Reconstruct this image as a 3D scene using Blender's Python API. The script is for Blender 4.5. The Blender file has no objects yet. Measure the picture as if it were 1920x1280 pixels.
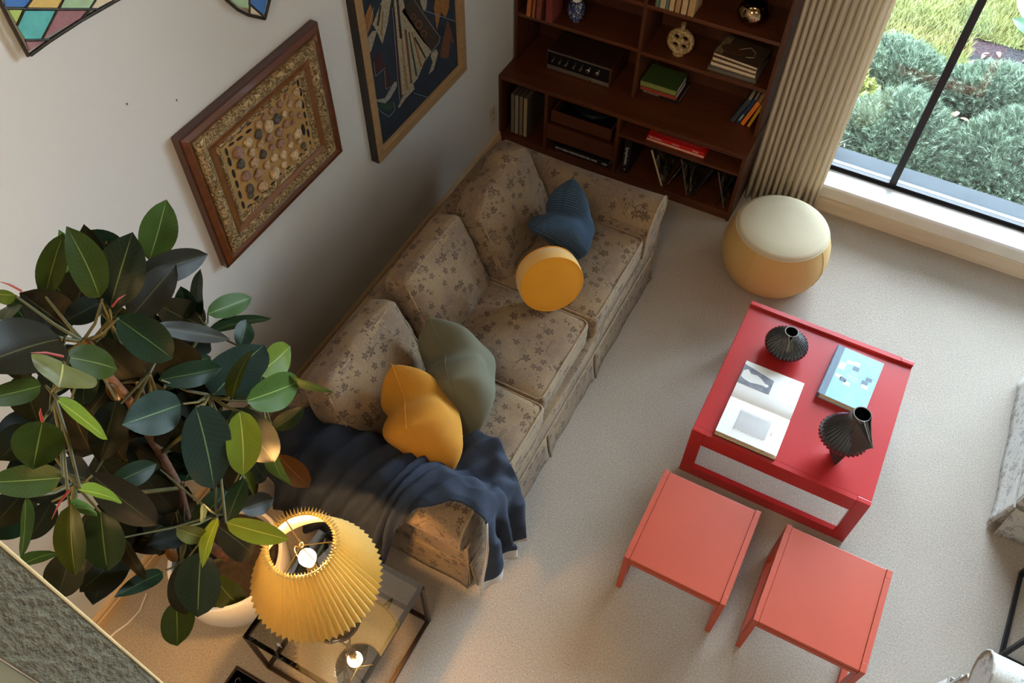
import bpy, bmesh, math, random
import numpy as np
from mathutils import Vector, Matrix
random.seed(7); RNG = np.random.default_rng(7)
PI = math.pi
# ------------------------------------------------------------------ camera, sky, sun, area lights, exposure
S = bpy.context.scene
COL = S.collection
CAMP = np.array([2.185, -4.3776, 3.8])
YAW, PITCH, ROLL, FPX = -27.32771484, 53.12859736, 0.70728619, 1592.447939916094
def cam_axes():
    y, t, r = math.radians(YAW), math.radians(PITCH), math.radians(ROLL)
    fwd = np.array([math.sin(y)*math.cos(t), math.cos(y)*math.cos(t), -math.sin(t)])
    right = np.array([math.cos(y), -math.sin(y), 0.]); up = np.cross(right, fwd)
    r2 = right*math.cos(r)+up*math.sin(r); u2 = -right*math.sin(r)+up*math.cos(r)
    return r2, u2, fwd
CR, CU, CF = cam_axes()
cam = bpy.data.cameras.new('camera'); camo = bpy.data.objects.new('camera', cam); COL.objects.link(camo)
cam.sensor_width = 36; cam.lens = FPX/1920*36; cam.clip_start = 0.05; cam.clip_end = 200
mw = Matrix.Identity(4)
for i in range(3):
    mw[i][0], mw[i][1], mw[i][2], mw[i][3] = CR[i], CU[i], -CF[i], CAMP[i]
camo.matrix_world = mw; S.camera = camo
S.view_settings.view_transform = 'Standard'; S.view_settings.look = 'None'
S.view_settings.gamma = 1; S.view_settings.use_curve_mapping = False
S.view_settings.exposure = 0.43
S.cycles.use_denoising = True
S.cycles.max_bounces = 10; S.cycles.diffuse_bounces = 5; S.cycles.sample_clamp_indirect = 6; S.cycles.caustics_refractive = True
W = bpy.data.worlds.new('sky'); S.world = W; W.use_nodes = True
bg = W.node_tree.nodes['Background']; bg.inputs[0].default_value = (.69, .835, 1, 1); bg.inputs[1].default_value = 24
def light(name, kind, loc, power, color, size=None, size_y=None, target=None, **kw):
    L = bpy.data.lights.new(name, kind); o = bpy.data.objects.new(name, L); COL.objects.link(o)
    o.location = loc; L.energy = power; L.color = color
    if kind == 'AREA':
        L.shape = 'RECTANGLE'; L.size = size; L.size_y = size_y or size
    elif kind != 'SUN': L.shadow_soft_size = size or .05
    if target is not None:
        o.rotation_euler = (Vector(target)-Vector(loc)).to_track_quat('-Z', 'Y').to_euler()
    for k, v in kw.items(): setattr(L, k, v)
    return o
sun = light('sun', 'SUN', (0, 0, 10), 6.0, (1, .95, .86), target=(-.35, 1, 8.95)); sun.data.angle = .02
# daylight portal in the window opening, unseen warm fill lights added near the ceiling
pt = light('window_portal', 'AREA', (4.3, .30, 2.05), 1, (1, 1, 1), 4.3, 3.6, target=(4.3, -2, 2.05)); pt.data.cycles.is_portal = True
light('ceiling_fill_light', 'AREA', (1.6, -5.6, 4.9), 40, (1, .78, .54), 1.0, 1.0, target=(1.2, -3.2, 0))
light('unseen_lamp_light', 'POINT', (.85, -5.3, 2.6), 62, (1, .60, .28), .12)  # unseen lamp, put here to warm the upper left wall
light('ceiling_fill_light', 'AREA', (4.6, -4.0, 5.0), 10, (1, .90, .78), 1.6, 1.6, target=(2.6, -2.2, 0))
LAMP_POWER = 150

# ------------------------------------------------------------------ image measurements to points in the room
def ray(x, y):
    v = CR*((x-960)/FPX) - CU*((y-640)/FPX) + CF
    return v
def onZ(x, y, h): r = ray(x, y); return CAMP + r*(h-CAMP[2])/r[2]
def onX(x, y, c): r = ray(x, y); return CAMP + r*(c-CAMP[0])/r[0]
def onY(x, y, c): r = ray(x, y); return CAMP + r*(c-CAMP[1])/r[1]

# ------------------------------------------------------------------ materials
MATS = {}
class NT:
    def __init__(s, name):
        s.m = bpy.data.materials.new(name); s.m.use_nodes = True; s.t = s.m.node_tree
        s.b = s.t.nodes['Principled BSDF']; s.out = s.t.nodes['Material Output']; MATS[name] = s.m
    def n(s, typ, **kw):
        nd = s.t.nodes.new(typ)
        for k, v in kw.items():
            if k == 'i':
                for a, b in v.items():
                    if hasattr(b, 'is_linked') or isinstance(b, bpy.types.NodeSocket): s.t.links.new(b, nd.inputs[a])
                    else: nd.inputs[a].default_value = b
            else: setattr(nd, k, v)
        return nd
    def l(s, a, b): s.t.links.new(a, b)
    def co(s, kind='Object', scale=(1, 1, 1), rot=(0, 0, 0)):
        c = s.n('ShaderNodeTexCoord'); mp = s.n('ShaderNodeMapping')
        mp.inputs['Scale'].default_value = scale; mp.inputs['Rotation'].default_value = rot
        s.l(c.outputs[kind], mp.inputs[0]); return mp.outputs[0]
    def noise(s, vec, scale, detail=4, rough=.55, dist=0):
        nd = s.n('ShaderNodeTexNoise'); nd.inputs['Scale'].default_value = scale; nd.inputs['Detail'].default_value = detail
        nd.inputs['Roughness'].default_value = rough; nd.inputs['Distortion'].default_value = dist
        if vec is not None: s.l(vec, nd.inputs['Vector'])
        return nd.outputs['Fac']
    def math(s, op, a, b=0., c=None, clamp=False):
        nd = s.n('ShaderNodeMath', operation=op, use_clamp=clamp)
        for i, v in enumerate((a, b) if c is None else (a, b, c)):
            if isinstance(v, bpy.types.NodeSocket): s.l(v, nd.inputs[i])
            else: nd.inputs[i].default_value = v
        return nd.outputs[0]
    def ramp(s, fac, stops):
        r = s.n('ShaderNodeValToRGB'); s.l(fac, r.inputs[0]); cr = r.color_ramp
        while len(cr.elements) < len(stops): cr.elements.new(.5)
        for e, (p, c) in zip(cr.elements, stops): e.position = p; e.color = (*c, 1)
        return r.outputs[0]
    def mix(s, fac, a, b):
        nd = s.n('ShaderNodeMix', data_type='RGBA')
        for k, v in (('Factor', fac), ('A', a), ('B', b)):
            sk = [q for q in nd.inputs if q.name == k and (q.type == 'VALUE' if k == 'Factor' else q.type == 'RGBA')][0]
            if isinstance(v, bpy.types.NodeSocket): s.l(v, sk)
            else: sk.default_value = v if k == 'Factor' else (*v, 1)
        return [q for q in nd.outputs if q.type == 'RGBA'][0]
    def bump(s, h, strength=.3, dist=.01, prev=None):
        b = s.n('ShaderNodeBump'); b.inputs['Strength'].default_value = strength; b.inputs['Distance'].default_value = dist
        s.l(h, b.inputs['Height'])
        if prev is not None: s.l(prev, b.inputs['Normal'])
        s.l(b.outputs[0], s.b.inputs['Normal']); return b.outputs[0]
    def set(s, **kw):
        for k, v in kw.items():
            k = k.replace('_', ' ')
            if isinstance(v, bpy.types.NodeSocket): s.l(v, s.b.inputs[k])
            else: s.b.inputs[k].default_value = (*v, 1) if isinstance(v, tuple) and len(v) == 3 else v
        return s
def plain(name, c, rough=.6, metal=0., var=.12, scale=6, bump=0., bscale=60, coat=0., **kw):
    if name in MATS: return MATS[name]
    m = NT(name); v = m.co()
    f = m.noise(v, scale)
    lo = tuple(x*(1-var) for x in c); hi = tuple(min(1, x*(1+var)) for x in c)
    m.set(Base_Color=m.ramp(f, [(.3, lo), (.7, hi)]), Roughness=rough, Metallic=metal)
    if coat: m.set(Coat_Weight=coat, Coat_Roughness=.15)
    if bump: m.bump(m.noise(v, bscale, 3), bump, .004)
    if kw: m.set(**kw)
    return m.m
def wood(name, c1, c2, axis, rough=.45, scale=1., coat=0.):
    m = NT(name); sc = [14*scale]*3; sc[axis] = .9*scale
    v = m.co('Object', tuple(sc)); f = m.noise(v, 1.6, 5, .6, 1.2)
    sc2 = [120*scale]*3; sc2[axis] = 4*scale
    g = m.noise(m.co('Object', tuple(sc2)), 1., 3)
    col = m.mix(m.math('MULTIPLY', g, .45), m.ramp(f, [(.3, c1), (.7, c2)]), tuple(x*.55 for x in c1))
    m.set(Base_Color=col, Roughness=rough, Coat_Weight=coat)
    m.bump(g, .08, .002); return m.m
# walls etc
m = NT('wall_paint'); v = m.co(); m.set(Base_Color=m.ramp(m.noise(v, 1.2), [(.3, (.66, .65, .63)), (.7, (.70, .69, .67))]), Roughness=.8)
m.bump(m.noise(v, 90, 3), .05, .003)
m = NT('carpet'); v = m.co()
big = m.noise(v, 1.7, 3, .6, .4); mid0 = m.noise(v, 125, 3, .7); fine = m.noise(v, 210, 3, .75); mid = m.noise(v, 55, 3, .6)
cc = m.mix(m.math('ADD', m.math('MULTIPLY_ADD', fine, 1.5, -.55), m.math('MULTIPLY_ADD', mid0, 1.0, -.27), clamp=True), (.18, .15, .118), (.62, .55, .47))
cc = m.mix(m.math('MULTIPLY_ADD', big, .8, -.22, clamp=True), cc, m.mix(.5, cc, (.62, .55, .48)))
m.set(Base_Color=cc, Roughness=.95, Sheen_Weight=.03)
m.bump(m.math('ADD', fine, m.math('MULTIPLY', mid, .7)), .5, .006)
wood('teak_along', (.075, .019, .006), (.135, .038, .012), 0, .42)
wood('teak_up', (.066, .017, .0055), (.115, .033, .010), 2, .45)
wood('light_wood', (.58, .46, .32), (.70, .58, .43), 0, .5)
wood('light_wood_y', (.60, .43, .25), (.72, .54, .34), 1, .5)
wood('frame_wood', (.10, .028, .007), (.20, .06, .017), 1, .3, coat=.4)
wood('frame_dark', (.05, .014, .008), (.09, .028, .014), 1, .3, coat=.4)
wood('frame_inner', (.18, .066, .013), (.27, .10, .022), 1, .35, coat=.3)
plain('sill_white', (.80, .80, .80), .35, var=.03)
plain('sill_cream', (.66, .62, .54), .5, var=.05)
plain('black_metal', (.018, .018, .02), .4, .3)
plain('bronze_metal', (.06, .04, .028), .35, .8)
plain('red_lacquer', (.42, .058, .024), .40, var=.05, scale=3, bump=.06, bscale=220)
plain('red_table', (.42, .022, .022), .24, var=.05, scale=3, bump=.05, bscale=260)
plain('pot_white', (.80, .77, .74), .25, var=.02)
plain('soil', (.03, .02, .013), .95, var=.5, scale=40, bump=.8)
# floral upholstery
def floral(name, base1, base2, dark, lineamt=.5, k=1.0):
    m = NT(name)
    uv = m.n('ShaderNodeUVMap').outputs[0]
    patch = m.noise(uv, 4.2, 3, .5, .6)
    base = m.ramp(patch, [(.35, base1), (.62, base2)])
    # five-petalled blossoms and little leaves, one per cell of a jittered grid
    def cells(scale, petals, rad, rnd, thr, seed):
        mp = m.n('ShaderNodeMapping'); mp.inputs['Scale'].default_value = (scale,)*3; mp.inputs['Location'].default_value = (seed, seed*.7, 0)
        m.l(uv, mp.inputs[0])
        vo = m.n('ShaderNodeTexVoronoi', voronoi_dimensions='2D'); vo.inputs['Scale'].default_value = 1; vo.inputs['Randomness'].default_value = rnd
        m.l(mp.outputs[0], vo.inputs['Vector'])
        sub = m.n('ShaderNodeVectorMath', operation='SUBTRACT'); m.l(mp.outputs[0], sub.inputs[0]); m.l(vo.outputs['Position'], sub.inputs[1])
        sp = m.n('ShaderNodeSeparateXYZ'); m.l(sub.outputs[0], sp.inputs[0])
        ang = m.math('ARCTAN2', sp.outputs[1], sp.outputs[0])
        sc = m.n('ShaderNodeSeparateColor'); m.l(vo.outputs['Color'], sc.inputs[0])
        ang = m.math('ADD', ang, m.math('MULTIPLY', sc.outputs[1], 6.28))
        pet = m.math('ABSOLUTE', m.math('COSINE', m.math('MULTIPLY', ang, petals/2)))
        r = m.math('MULTIPLY', m.math('ADD', m.math('MULTIPLY', pet, .75), .25), rad)
        d = vo.outputs['Distance']
        inside = m.math('LESS_THAN', d, r)
        ring = m.math('GREATER_THAN', d, rad*.16)
        keep = m.math('GREATER_THAN', sc.outputs[0], thr)
        return m.math('MULTIPLY', m.math('MULTIPLY', inside, ring), keep)
    # warp for scrolls
    n1 = m.noise(uv, 13, 2, .5, 2.6)
    fr = m.math('FRACT', m.math('MULTIPLY', n1, 6.0))
    scroll = m.math('LESS_THAN', m.math('ABSOLUTE', m.math('SUBTRACT', fr, .5)), .10)
    n2 = m.noise(uv, 9, 3, .5, 1.6)
    sprays = m.math('GREATER_THAN', n2, .57)
    leafn = m.noise(uv, 34, 2, .5, 1.4)
    leaf = m.math('MULTIPLY', m.math('GREATER_THAN', leafn, .60), sprays)
    col = m.mix(m.math('MULTIPLY', scroll, lineamt*.75), base, tuple(min(1, x*1.55) for x in base1))
    n3 = m.noise(uv, 6.5, 1, .4, 1.5)
    curl = m.math('MULTIPLY', m.math('LESS_THAN', m.math('ABSOLUTE', m.math('SUBTRACT', m.math('FRACT', m.math('MULTIPLY', n3, 5)), .5)), .035), m.math('GREATER_THAN', m.noise(uv, 5, 1), .52))
    col = m.mix(m.math('MULTIPLY', curl, .6), col, dark)
    col = m.mix(m.math('MULTIPLY', leaf, .68), col, dark)
    fl = m.math('MAXIMUM', cells(24*k, 5, .42, .6, .78, 1.3), cells(15*k, 5, .36, .8, .82, 4.1))
    col = m.mix(m.math('MULTIPLY', fl, .72), col, dark)
    fz = m.noise(uv, 420, 2, .7)
    col = m.mix(m.math('MULTIPLY', fz, .35), col, tuple(x*.45 for x in base1))
    m.set(Base_Color=col, Roughness=.9, Sheen_Weight=.06, Sheen_Roughness=.5)
    h = m.math('ADD', m.math('MULTIPLY', scroll, .5), m.math('ADD', m.math('MULTIPLY', fz, .6), m.noise(uv, 3.5, 3, .5, .5)))
    m.bump(h, .45, .006)
    return m.m
floral('sofa_fabric', (.295, .207, .115), (.205, .140, .100), (.036, .018, .015))
floral('chair_fabric', (.50, .47, .42), (.44, .42, .38), (.16, .15, .14))
plain('piping_fabric', (.30, .22, .14), .9, var=.2, scale=60)
plain('chair_piping', (.34, .31, .27), .9, var=.2, scale=60)
def cloth(name, c, stripe=0, scale=500, bump=.4, sheen=.03, var=.15, axis=0):
    m = NT(name); uv = m.n('ShaderNodeUVMap').outputs[0]
    f = m.noise(uv, scale, 2, .7); g = m.noise(uv, 6, 3)
    col = m.mix(f, tuple(x*(1-var*1.6) for x in c), tuple(min(1, x*(1+var)) for x in c))
    col = m.mix(m.math('MULTIPLY', g, .25), col, tuple(x*.75 for x in c))
    h = f
    if stripe:
        w = m.n('ShaderNodeTexWave', wave_type='BANDS', bands_direction='X'); w.inputs['Scale'].default_value = stripe; w.inputs['Distortion'].default_value = 1.5
        w.inputs['Detail'].default_value = 2; m.l(uv, w.inputs['Vector'])
        nb = m.noise(uv, 140, 2, .7)
        k = m.math('MULTIPLY', w.outputs['Fac'], nb)
        col = m.mix(m.math('MULTIPLY_ADD', k, 1.6, -.1, clamp=True), tuple(x*.38 for x in c), tuple(min(1, x*1.7) for x in c))
        h = m.math('ADD', w.outputs['Fac'], m.math('MULTIPLY', nb, .6))
    m.set(Base_Color=col, Roughness=.88, Sheen_Weight=sheen)
    m.bump(h, bump, .004); return m.m
cloth('blue_knit', (.035, .085, .16), stripe=26, bump=.8)
cloth('yellow_linen', (.55, .235, .012), var=.14, bump=.8, scale=300)
cloth('yellow_velvet', (.74, .33, .012), var=.05, bump=.12, sheen=.15)
cloth('yellow_velvet_side', (.84, .50, .13), var=.05, bump=.12, sheen=.4)
cloth('green_linen', (.125, .120, .075), var=.12)
cloth('navy_wool', (.012, .020, .040), scale=260, var=.95, bump=.6, sheen=.0)
cloth('wool_back', (.50, .46, .42), scale=300, var=.3)
cloth('ottoman_side', (.56, .36, .125), scale=600, var=.12)
cloth('ottoman_top', (.60, .51, .34), scale=420, var=.22, bump=.5)
m = NT('curtain_fabric'); uv = m.n('ShaderNodeUVMap').outputs[0]
f = m.noise(uv, 240, 2, .7); m.set(Base_Color=m.mix(f, (.52, .43, .32), (.76, .67, .53)), Roughness=.9); m.bump(f, .2, .003)
tr = m.n('ShaderNodeBsdfTranslucent'); tr.inputs[0].default_value = (.75, .66, .52, 1)
mx = m.n('ShaderNodeMixShader'); mx.inputs[0].default_value = .32; m.l(m.b.outputs[0], mx.inputs[1]); m.l(tr.outputs[0], mx.inputs[2]); m.l(mx.outputs[0], m.out.inputs[0])
m = NT('shade_cloth'); m.set(Base_Color=m.ramp(m.noise(m.co(), 40), [(.3, (.84, .56, .17)), (.7, (.90, .64, .22))]), Roughness=.8)
tr = m.n('ShaderNodeBsdfTranslucent'); tr.inputs[0].default_value = (.58, .46, .16, 1)
mx = m.n('ShaderNodeMixShader'); mx.inputs[0].default_value = .55; m.l(m.b.outputs[0], mx.inputs[1]); m.l(tr.outputs[0], mx.inputs[2]); m.l(mx.outputs[0], m.out.inputs[0])
m = NT('shade_lining'); m.set(Base_Color=(.84, .80, .66), Roughness=.8)
tr = m.n('ShaderNodeBsdfTranslucent'); tr.inputs[0].default_value = (.80, .72, .50, 1)
mx = m.n('ShaderNodeMixShader'); mx.inputs[0].default_value = .5; m.l(m.b.outputs[0], mx.inputs[1]); m.l(tr.outputs[0], mx.inputs[2]); m.l(mx.outputs[0], m.out.inputs[0])
m = NT('bulb_glow'); m.set(Base_Color=(1, .9, .7), Emission_Color=(1, .72, .36), Emission_Strength=40.)
m = NT('pane_glass'); m.set(Base_Color=(1, 1, 1), Roughness=0., IOR=1.45)
gl = m.n('ShaderNodeBsdfGlossy'); gl.inputs['Roughness'].default_value = .01; tp = m.n('ShaderNodeBsdfTransparent'); tp.inputs[0].default_value = (.97, .99, .98, 1)
fz = m.n('ShaderNodeFresnel'); fz.inputs[0].default_value = 1.45; mx = m.n('ShaderNodeMixShader')
m.l(fz.outputs[0], mx.inputs[0]); m.l(tp.outputs[0], mx.inputs[1]); m.l(gl.outputs[0], mx.inputs[2]); m.l(mx.outputs[0], m.out.inputs[0])
m = NT('table_glass')
gl = m.n('ShaderNodeBsdfGlossy'); gl.inputs['Roughness'].default_value = .004; tp = m.n('ShaderNodeBsdfTransparent'); tp.inputs[0].default_value = (.90, .90, .86, 1)
fz = m.n('ShaderNodeFresnel'); fz.inputs[0].default_value = 3.8; mx = m.n('ShaderNodeMixShader')
m.l(fz.outputs[0], mx.inputs[0]); m.l(tp.outputs[0], mx.inputs[1]); m.l(gl.outputs[0], mx.inputs[2]); m.l(mx.outputs[0], m.out.inputs[0])
plain('black_glaze', (.022, .026, .031), .24, var=.3, coat=.8)
m = NT('gold_relief'); v = m.co(); r1 = m.noise(v, 20, 2, .5, 3.0); w = m.math('ABSOLUTE', m.math('SUBTRACT', m.math('FRACT', m.math('MULTIPLY', r1, 4)), .5))
m.set(Base_Color=m.ramp(w, [(.05, (.16, .09, .03)), (.38, (.60, .45, .24))]), Roughness=.4, Metallic=.25); m.bump(w, 1., .012)
plain('mount_board', (.42, .24, .075), .8, var=.08)
for nm, c in dict(stone_tan=(.48, .33, .20), stone_pink=(.33, .20, .15), stone_dark=(.10, .095, .085), stone_light=(.62, .47, .30)).items():
    plain(nm, c, .8, var=.35, scale=60, bump=.6, bscale=120)
plain('slit_dark', (.02, .012, .008), .7)
plain('lead_came', (.045, .036, .026), .5, .5, var=.4, scale=60, bump=.4)
for nm, c in dict(glass_blue=(.06, .20, .55), glass_yellow=(.75, .52, .16), glass_mint=(.42, .62, .38), glass_cream=(.78, .66, .45), glass_lime=(.45, .62, .16), glass_teal=(.12, .52, .52), glass_mauve=(.36, .17, .19)).items():
    plain(nm, c, .18, var=.12, scale=30, bump=.5, bscale=70)
def leafmat(name, c, vein, trans=.12):
    m = NT(name); uv = m.n('ShaderNodeUVMap').outputs[0]; sp = m.n('ShaderNodeSeparateXYZ'); m.l(uv, sp.inputs[0])
    d = m.math('ABSOLUTE', m.math('SUBTRACT', sp.outputs[1], .5))
    mid = m.math('LESS_THAN', d, .014)
    ve = m.math('FRACT', m.math('MULTIPLY', m.math('SUBTRACT', sp.outputs[0], m.math('MULTIPLY', d, .45)), 13))
    vl = m.math('LESS_THAN', m.math('ABSOLUTE', m.math('SUBTRACT', ve, .5)), .05)
    col = m.mix(m.noise(uv, 5), tuple(x*.72 for x in c), c)
    col = m.mix(m.math('MULTIPLY', vl, .08), col, vein); col = m.mix(mid, col, vein)
    m.set(Base_Color=col, Roughness=.40, Specular_IOR_Level=.14)
    m.bump(m.math('MULTIPLY', vl, .4), .25, .002)
    tr = m.n('ShaderNodeBsdfTranslucent'); m.l(col, tr.inputs[0]); mx = m.n('ShaderNodeMixShader'); mx.inputs[0].default_value = trans
    m.l(m.b.outputs[0], mx.inputs[1]); m.l(tr.outputs[0], mx.inputs[2]); m.l(mx.outputs[0], m.out.inputs[0])
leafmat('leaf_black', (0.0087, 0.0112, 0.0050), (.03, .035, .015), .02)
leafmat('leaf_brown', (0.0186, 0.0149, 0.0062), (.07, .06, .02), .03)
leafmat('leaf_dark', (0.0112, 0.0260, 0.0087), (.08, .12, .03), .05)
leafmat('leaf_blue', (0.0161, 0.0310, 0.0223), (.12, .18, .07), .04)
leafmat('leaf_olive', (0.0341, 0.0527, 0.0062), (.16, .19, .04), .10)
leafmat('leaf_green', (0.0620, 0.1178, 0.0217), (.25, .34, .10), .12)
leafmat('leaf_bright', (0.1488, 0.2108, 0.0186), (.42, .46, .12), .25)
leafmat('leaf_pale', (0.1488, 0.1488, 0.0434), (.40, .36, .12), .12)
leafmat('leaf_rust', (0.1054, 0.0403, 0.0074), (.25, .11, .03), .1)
plain('bark', (.13, .06, .035), .85, var=.4, scale=30, bump=.7)
plain('stem_green', (.075, .07, .018), .6)
plain('stipule_red', (.30, .03, .02), .5)
m = NT('post_plaster'); v = m.co('Object', (1, 1, .45)); k = m.noise(v, 60, 4, .6); m.set(Base_Color=m.ramp(k, [(.3, (.075, .062, .036)), (.7, (.15, .125, .078))]), Roughness=.9); m.bump(k, 1., .02)
plain('post_lit_edge', (.58, .43, .22), .8, bump=.4)  # pale colour for the lamplight painted along the post
plain('tan_paint', (.40, .32, .23), .8, var=.04)
plain('sage_paint', (.52, .56, .45), .8, var=.04)
plain('juniper_leaf', (.100, .135, .090), .85, var=.35, scale=9, Specular_IOR_Level=.12)
plain('juniper_core', (.012, .015, .010), .95, Specular_IOR_Level=0., var=.5, scale=12)
plain('yellow_leaf', (.20, .22, .05), .6, var=.3, scale=20)
plain('grass_blades', (.16, .17, .05), .7, var=.3, scale=4)
plain('mulch', (.020, .018, .019), .95, Specular_IOR_Level=.03, var=.6, scale=50, bump=.8)
plain('dry_leaf', (.13, .065, .035), .8, var=.4, scale=9)
plain('outer_ledge', (.026, .030, .034), .8, Specular_IOR_Level=.05, var=.1)
plain('paper', (.80, .80, .78), .8, var=.02)
plain('page_edge', (.62, .50, .33), .9, var=.15, scale=90)
plain('ivory_plastic', (.55, .49, .38), .4)
plain('chrome', (.75, .73, .70), .2, 1.)
plain('brass', (.55, .40, .16), .3, 1.)
plain('navy_print', (.012, .022, .05), .8, var=.3, scale=10)

# ------------------------------------------------------------------ mesh helpers
def mesh_obj(name, verts, faces, mat=None, parent=None, smooth=False, uv=None, loc=None, label=None, kind=None):
    me = bpy.data.meshes.new(name); me.from_pydata([tuple(map(float, v)) for v in verts], [], [tuple(f) for f in faces]); me.update()
    return finish(name, me, mat, parent, smooth, uv, loc, label, kind)
def finish(name, me, mat, parent=None, smooth=False, uv=None, loc=None, label=None, kind=None):
    o = bpy.data.objects.new(name, me); COL.objects.link(o)
    for mm in (mat if isinstance(mat, (list, tuple)) else [mat]):
        if mm: me.materials.append(MATS[mm] if isinstance(mm, str) else mm)
    if parent is not None: o.parent = parent
    if loc is not None: o.location = loc
    if smooth:
        me.polygons.foreach_set('use_smooth', [True]*len(me.polygons))
    if uv == 'box': boxuv(me)
    if label: o['label'] = label
    if kind: o['kind'] = kind
    return o
def boxuv(me):
    l = me.uv_layers.new(name='UVMap'); n = len(me.loops)
    vi = np.empty(n, int); me.loops.foreach_get('vertex_index', vi)
    co = np.empty(len(me.vertices)*3); me.vertices.foreach_get('co', co); co = co.reshape(-1, 3)
    out = np.zeros((n, 2))
    for p in me.polygons:
        a = [abs(x) for x in p.normal]; k = a.index(max(a))
        ax = {0: (1, 2), 1: (0, 2), 2: (1, 0)}[k]; off = {0: .37, 1: 1.91, 2: 0.}[k]
        for li in p.loop_indices:
            c = co[vi[li]]; out[li] = (c[ax[0]]+off, c[ax[1]]+off*.5)
    l.data.foreach_set('uv', out.ravel())
def gridmesh(P, U=None, closed=False):
    """P (n,m,3) -> verts, faces"""
    n, m = P.shape[:2]; f = []
    for i in range(n-1):
        for j in range(m-1 if not closed else m):
            f.append((i*m+j, (i+1)*m+j, (i+1)*m+(j+1) % m, i*m+(j+1) % m))
    return P.reshape(-1, 3), f
def grid_obj(name, P, mat, parent=None, smooth=True, closed=False, solid=0, uvs=None, **kw):
    v, f = gridmesh(P, closed=closed); o = mesh_obj(name, v, f, mat, parent, smooth, **kw)
    me = o.data
    if uvs is not None:
        l = me.uv_layers.new(name='UVMap'); uvs = uvs.reshape(-1, 2)
        vi = np.empty(len(me.loops), int); me.loops.foreach_get('vertex_index', vi); l.data.foreach_set('uv', uvs[vi].ravel())
    if solid:
        md = o.modifiers.new('thickness', 'SOLIDIFY'); md.thickness = solid; md.offset = 0
    return o
class B:
    """collects primitives into one mesh"""
    def __init__(s): s.bm = bmesh.new()
    def box(s, a, b, bevel=0., mi=0):
        c = [(a[i]+b[i])/2 for i in range(3)]; d = [abs(b[i]-a[i]) for i in range(3)]
        r = bmesh.ops.create_cube(s.bm, size=1, matrix=Matrix.Translation(c) @ Matrix.Diagonal((*d, 1)))
        vs = r['verts']; fs = {f for v in vs for f in v.link_faces}
        for f in fs: f.material_index = mi
        if bevel:
            es = list({e for v in vs for e in v.link_edges})
            q = bmesh.ops.bevel(s.bm, geom=es, offset=bevel, segments=2, affect='EDGES', profile=.5)
            for f in q['faces']: f.material_index = mi
        return s
    def obox(s, M, d, bevel=0.):
        r = bmesh.ops.create_cube(s.bm, size=1, matrix=M @ Matrix.Diagonal((*d, 1)))
        if bevel: bmesh.ops.bevel(s.bm, geom=list({e for v in r['verts'] for e in v.link_edges}), offset=bevel, segments=2, affect='EDGES')
        return s
    def tube(s, pts, r, n=8, cap=True, closed=False):
        pts = [Vector(p) for p in pts]; N = len(pts); rs = r if isinstance(r, (list, tuple)) else [r]*N
        rings = []; up = Vector((0, 0, 1)); prev = None
        for i, p in enumerate(pts):
            a = pts[(i-1) % N] if (closed or i > 0) else p; b = pts[(i+1) % N] if (closed or i < N-1) else p
            t = (b-a).normalized()
            if prev is None:
                u = t.cross(up); 
                if u.length < .1: u = t.cross(Vector((1, 0, 0)))
                u.normalize()
            else:
                u = (prev - t*prev.dot(t)).normalized()
            prev = u; w = t.cross(u)
            rings.append([s.bm.verts.new(p+(u*math.cos(2*PI*k/n)+w*math.sin(2*PI*k/n))*rs[i]) for k in range(n)])
        for i in range(N if closed else N-1):
            A, Bq = rings[i], rings[(i+1) % N]
            for k in range(n): s.bm.faces.new((A[k], A[(k+1) % n], Bq[(k+1) % n], Bq[k]))
        if cap and not closed:
            s.bm.faces.new(rings[0][::-1]); s.bm.faces.new(rings[-1])
        return s
    def lathe(s, prof, c=(0, 0, 0), n=32, cap=True):
        rings = [[s.bm.verts.new((c[0]+r*math.cos(2*PI*k/n), c[1]+r*math.sin(2*PI*k/n), c[2]+z)) for k in range(n)] for r, z in prof]
        for A, Bq in zip(rings, rings[1:]):
            for k in range(n): s.bm.faces.new((A[k], A[(k+1) % n], Bq[(k+1) % n], Bq[k]))
        if cap:
            if prof[0][0] > 1e-4: s.bm.faces.new(rings[0][::-1])
            if prof[-1][0] > 1e-4: s.bm.faces.new(rings[-1])
        return s
    def prism(s, poly, axis, a, b):
        """poly 2D list extruded along axis from a to b"""
        def mk(p, t):
            q = list(p); q.insert(axis, t); return s.bm.verts.new(q)
        A = [mk(p, a) for p in poly]; Bq = [mk(p, b) for p in poly]; n = len(poly)
        s.bm.faces.new(A); s.bm.faces.new(Bq[::-1])
        for i in range(n): s.bm.faces.new((A[i], Bq[i], Bq[(i+1) % n], A[(i+1) % n]))
        return s
    def obj(s, name, mat, parent=None, smooth=False, uv=None, **kw):
        bmesh.ops.recalc_face_normals(s.bm, faces=s.bm.faces)
        me = bpy.data.meshes.new(name); s.bm.to_mesh(me); s.bm.free()
        o = finish(name, me, mat, parent, smooth, uv, **kw)
        return o
def smooth_angle(o, deg=40):
    me = o.data; me.polygons.foreach_set('use_smooth', [True]*len(me.polygons))
    try: me.set_sharp_from_angle(angle=math.radians(deg))
    except Exception: pass
    return o
def thing(name, label, cat, loc=(0, 0, 0), rz=0., group=None):
    o = bpy.data.objects.new(name, None); COL.objects.link(o); o.location = loc; o.rotation_euler = (0, 0, rz)
    o.empty_display_size = .05
    o['label'] = label; o['category'] = cat
    if group: o['group'] = group
    return o
def tag(o, label, cat, group=None):
    o['label'] = label; o['category'] = cat
    if group: o['group'] = group
    return o
def struct(o): o['kind'] = 'structure'; return o
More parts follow.
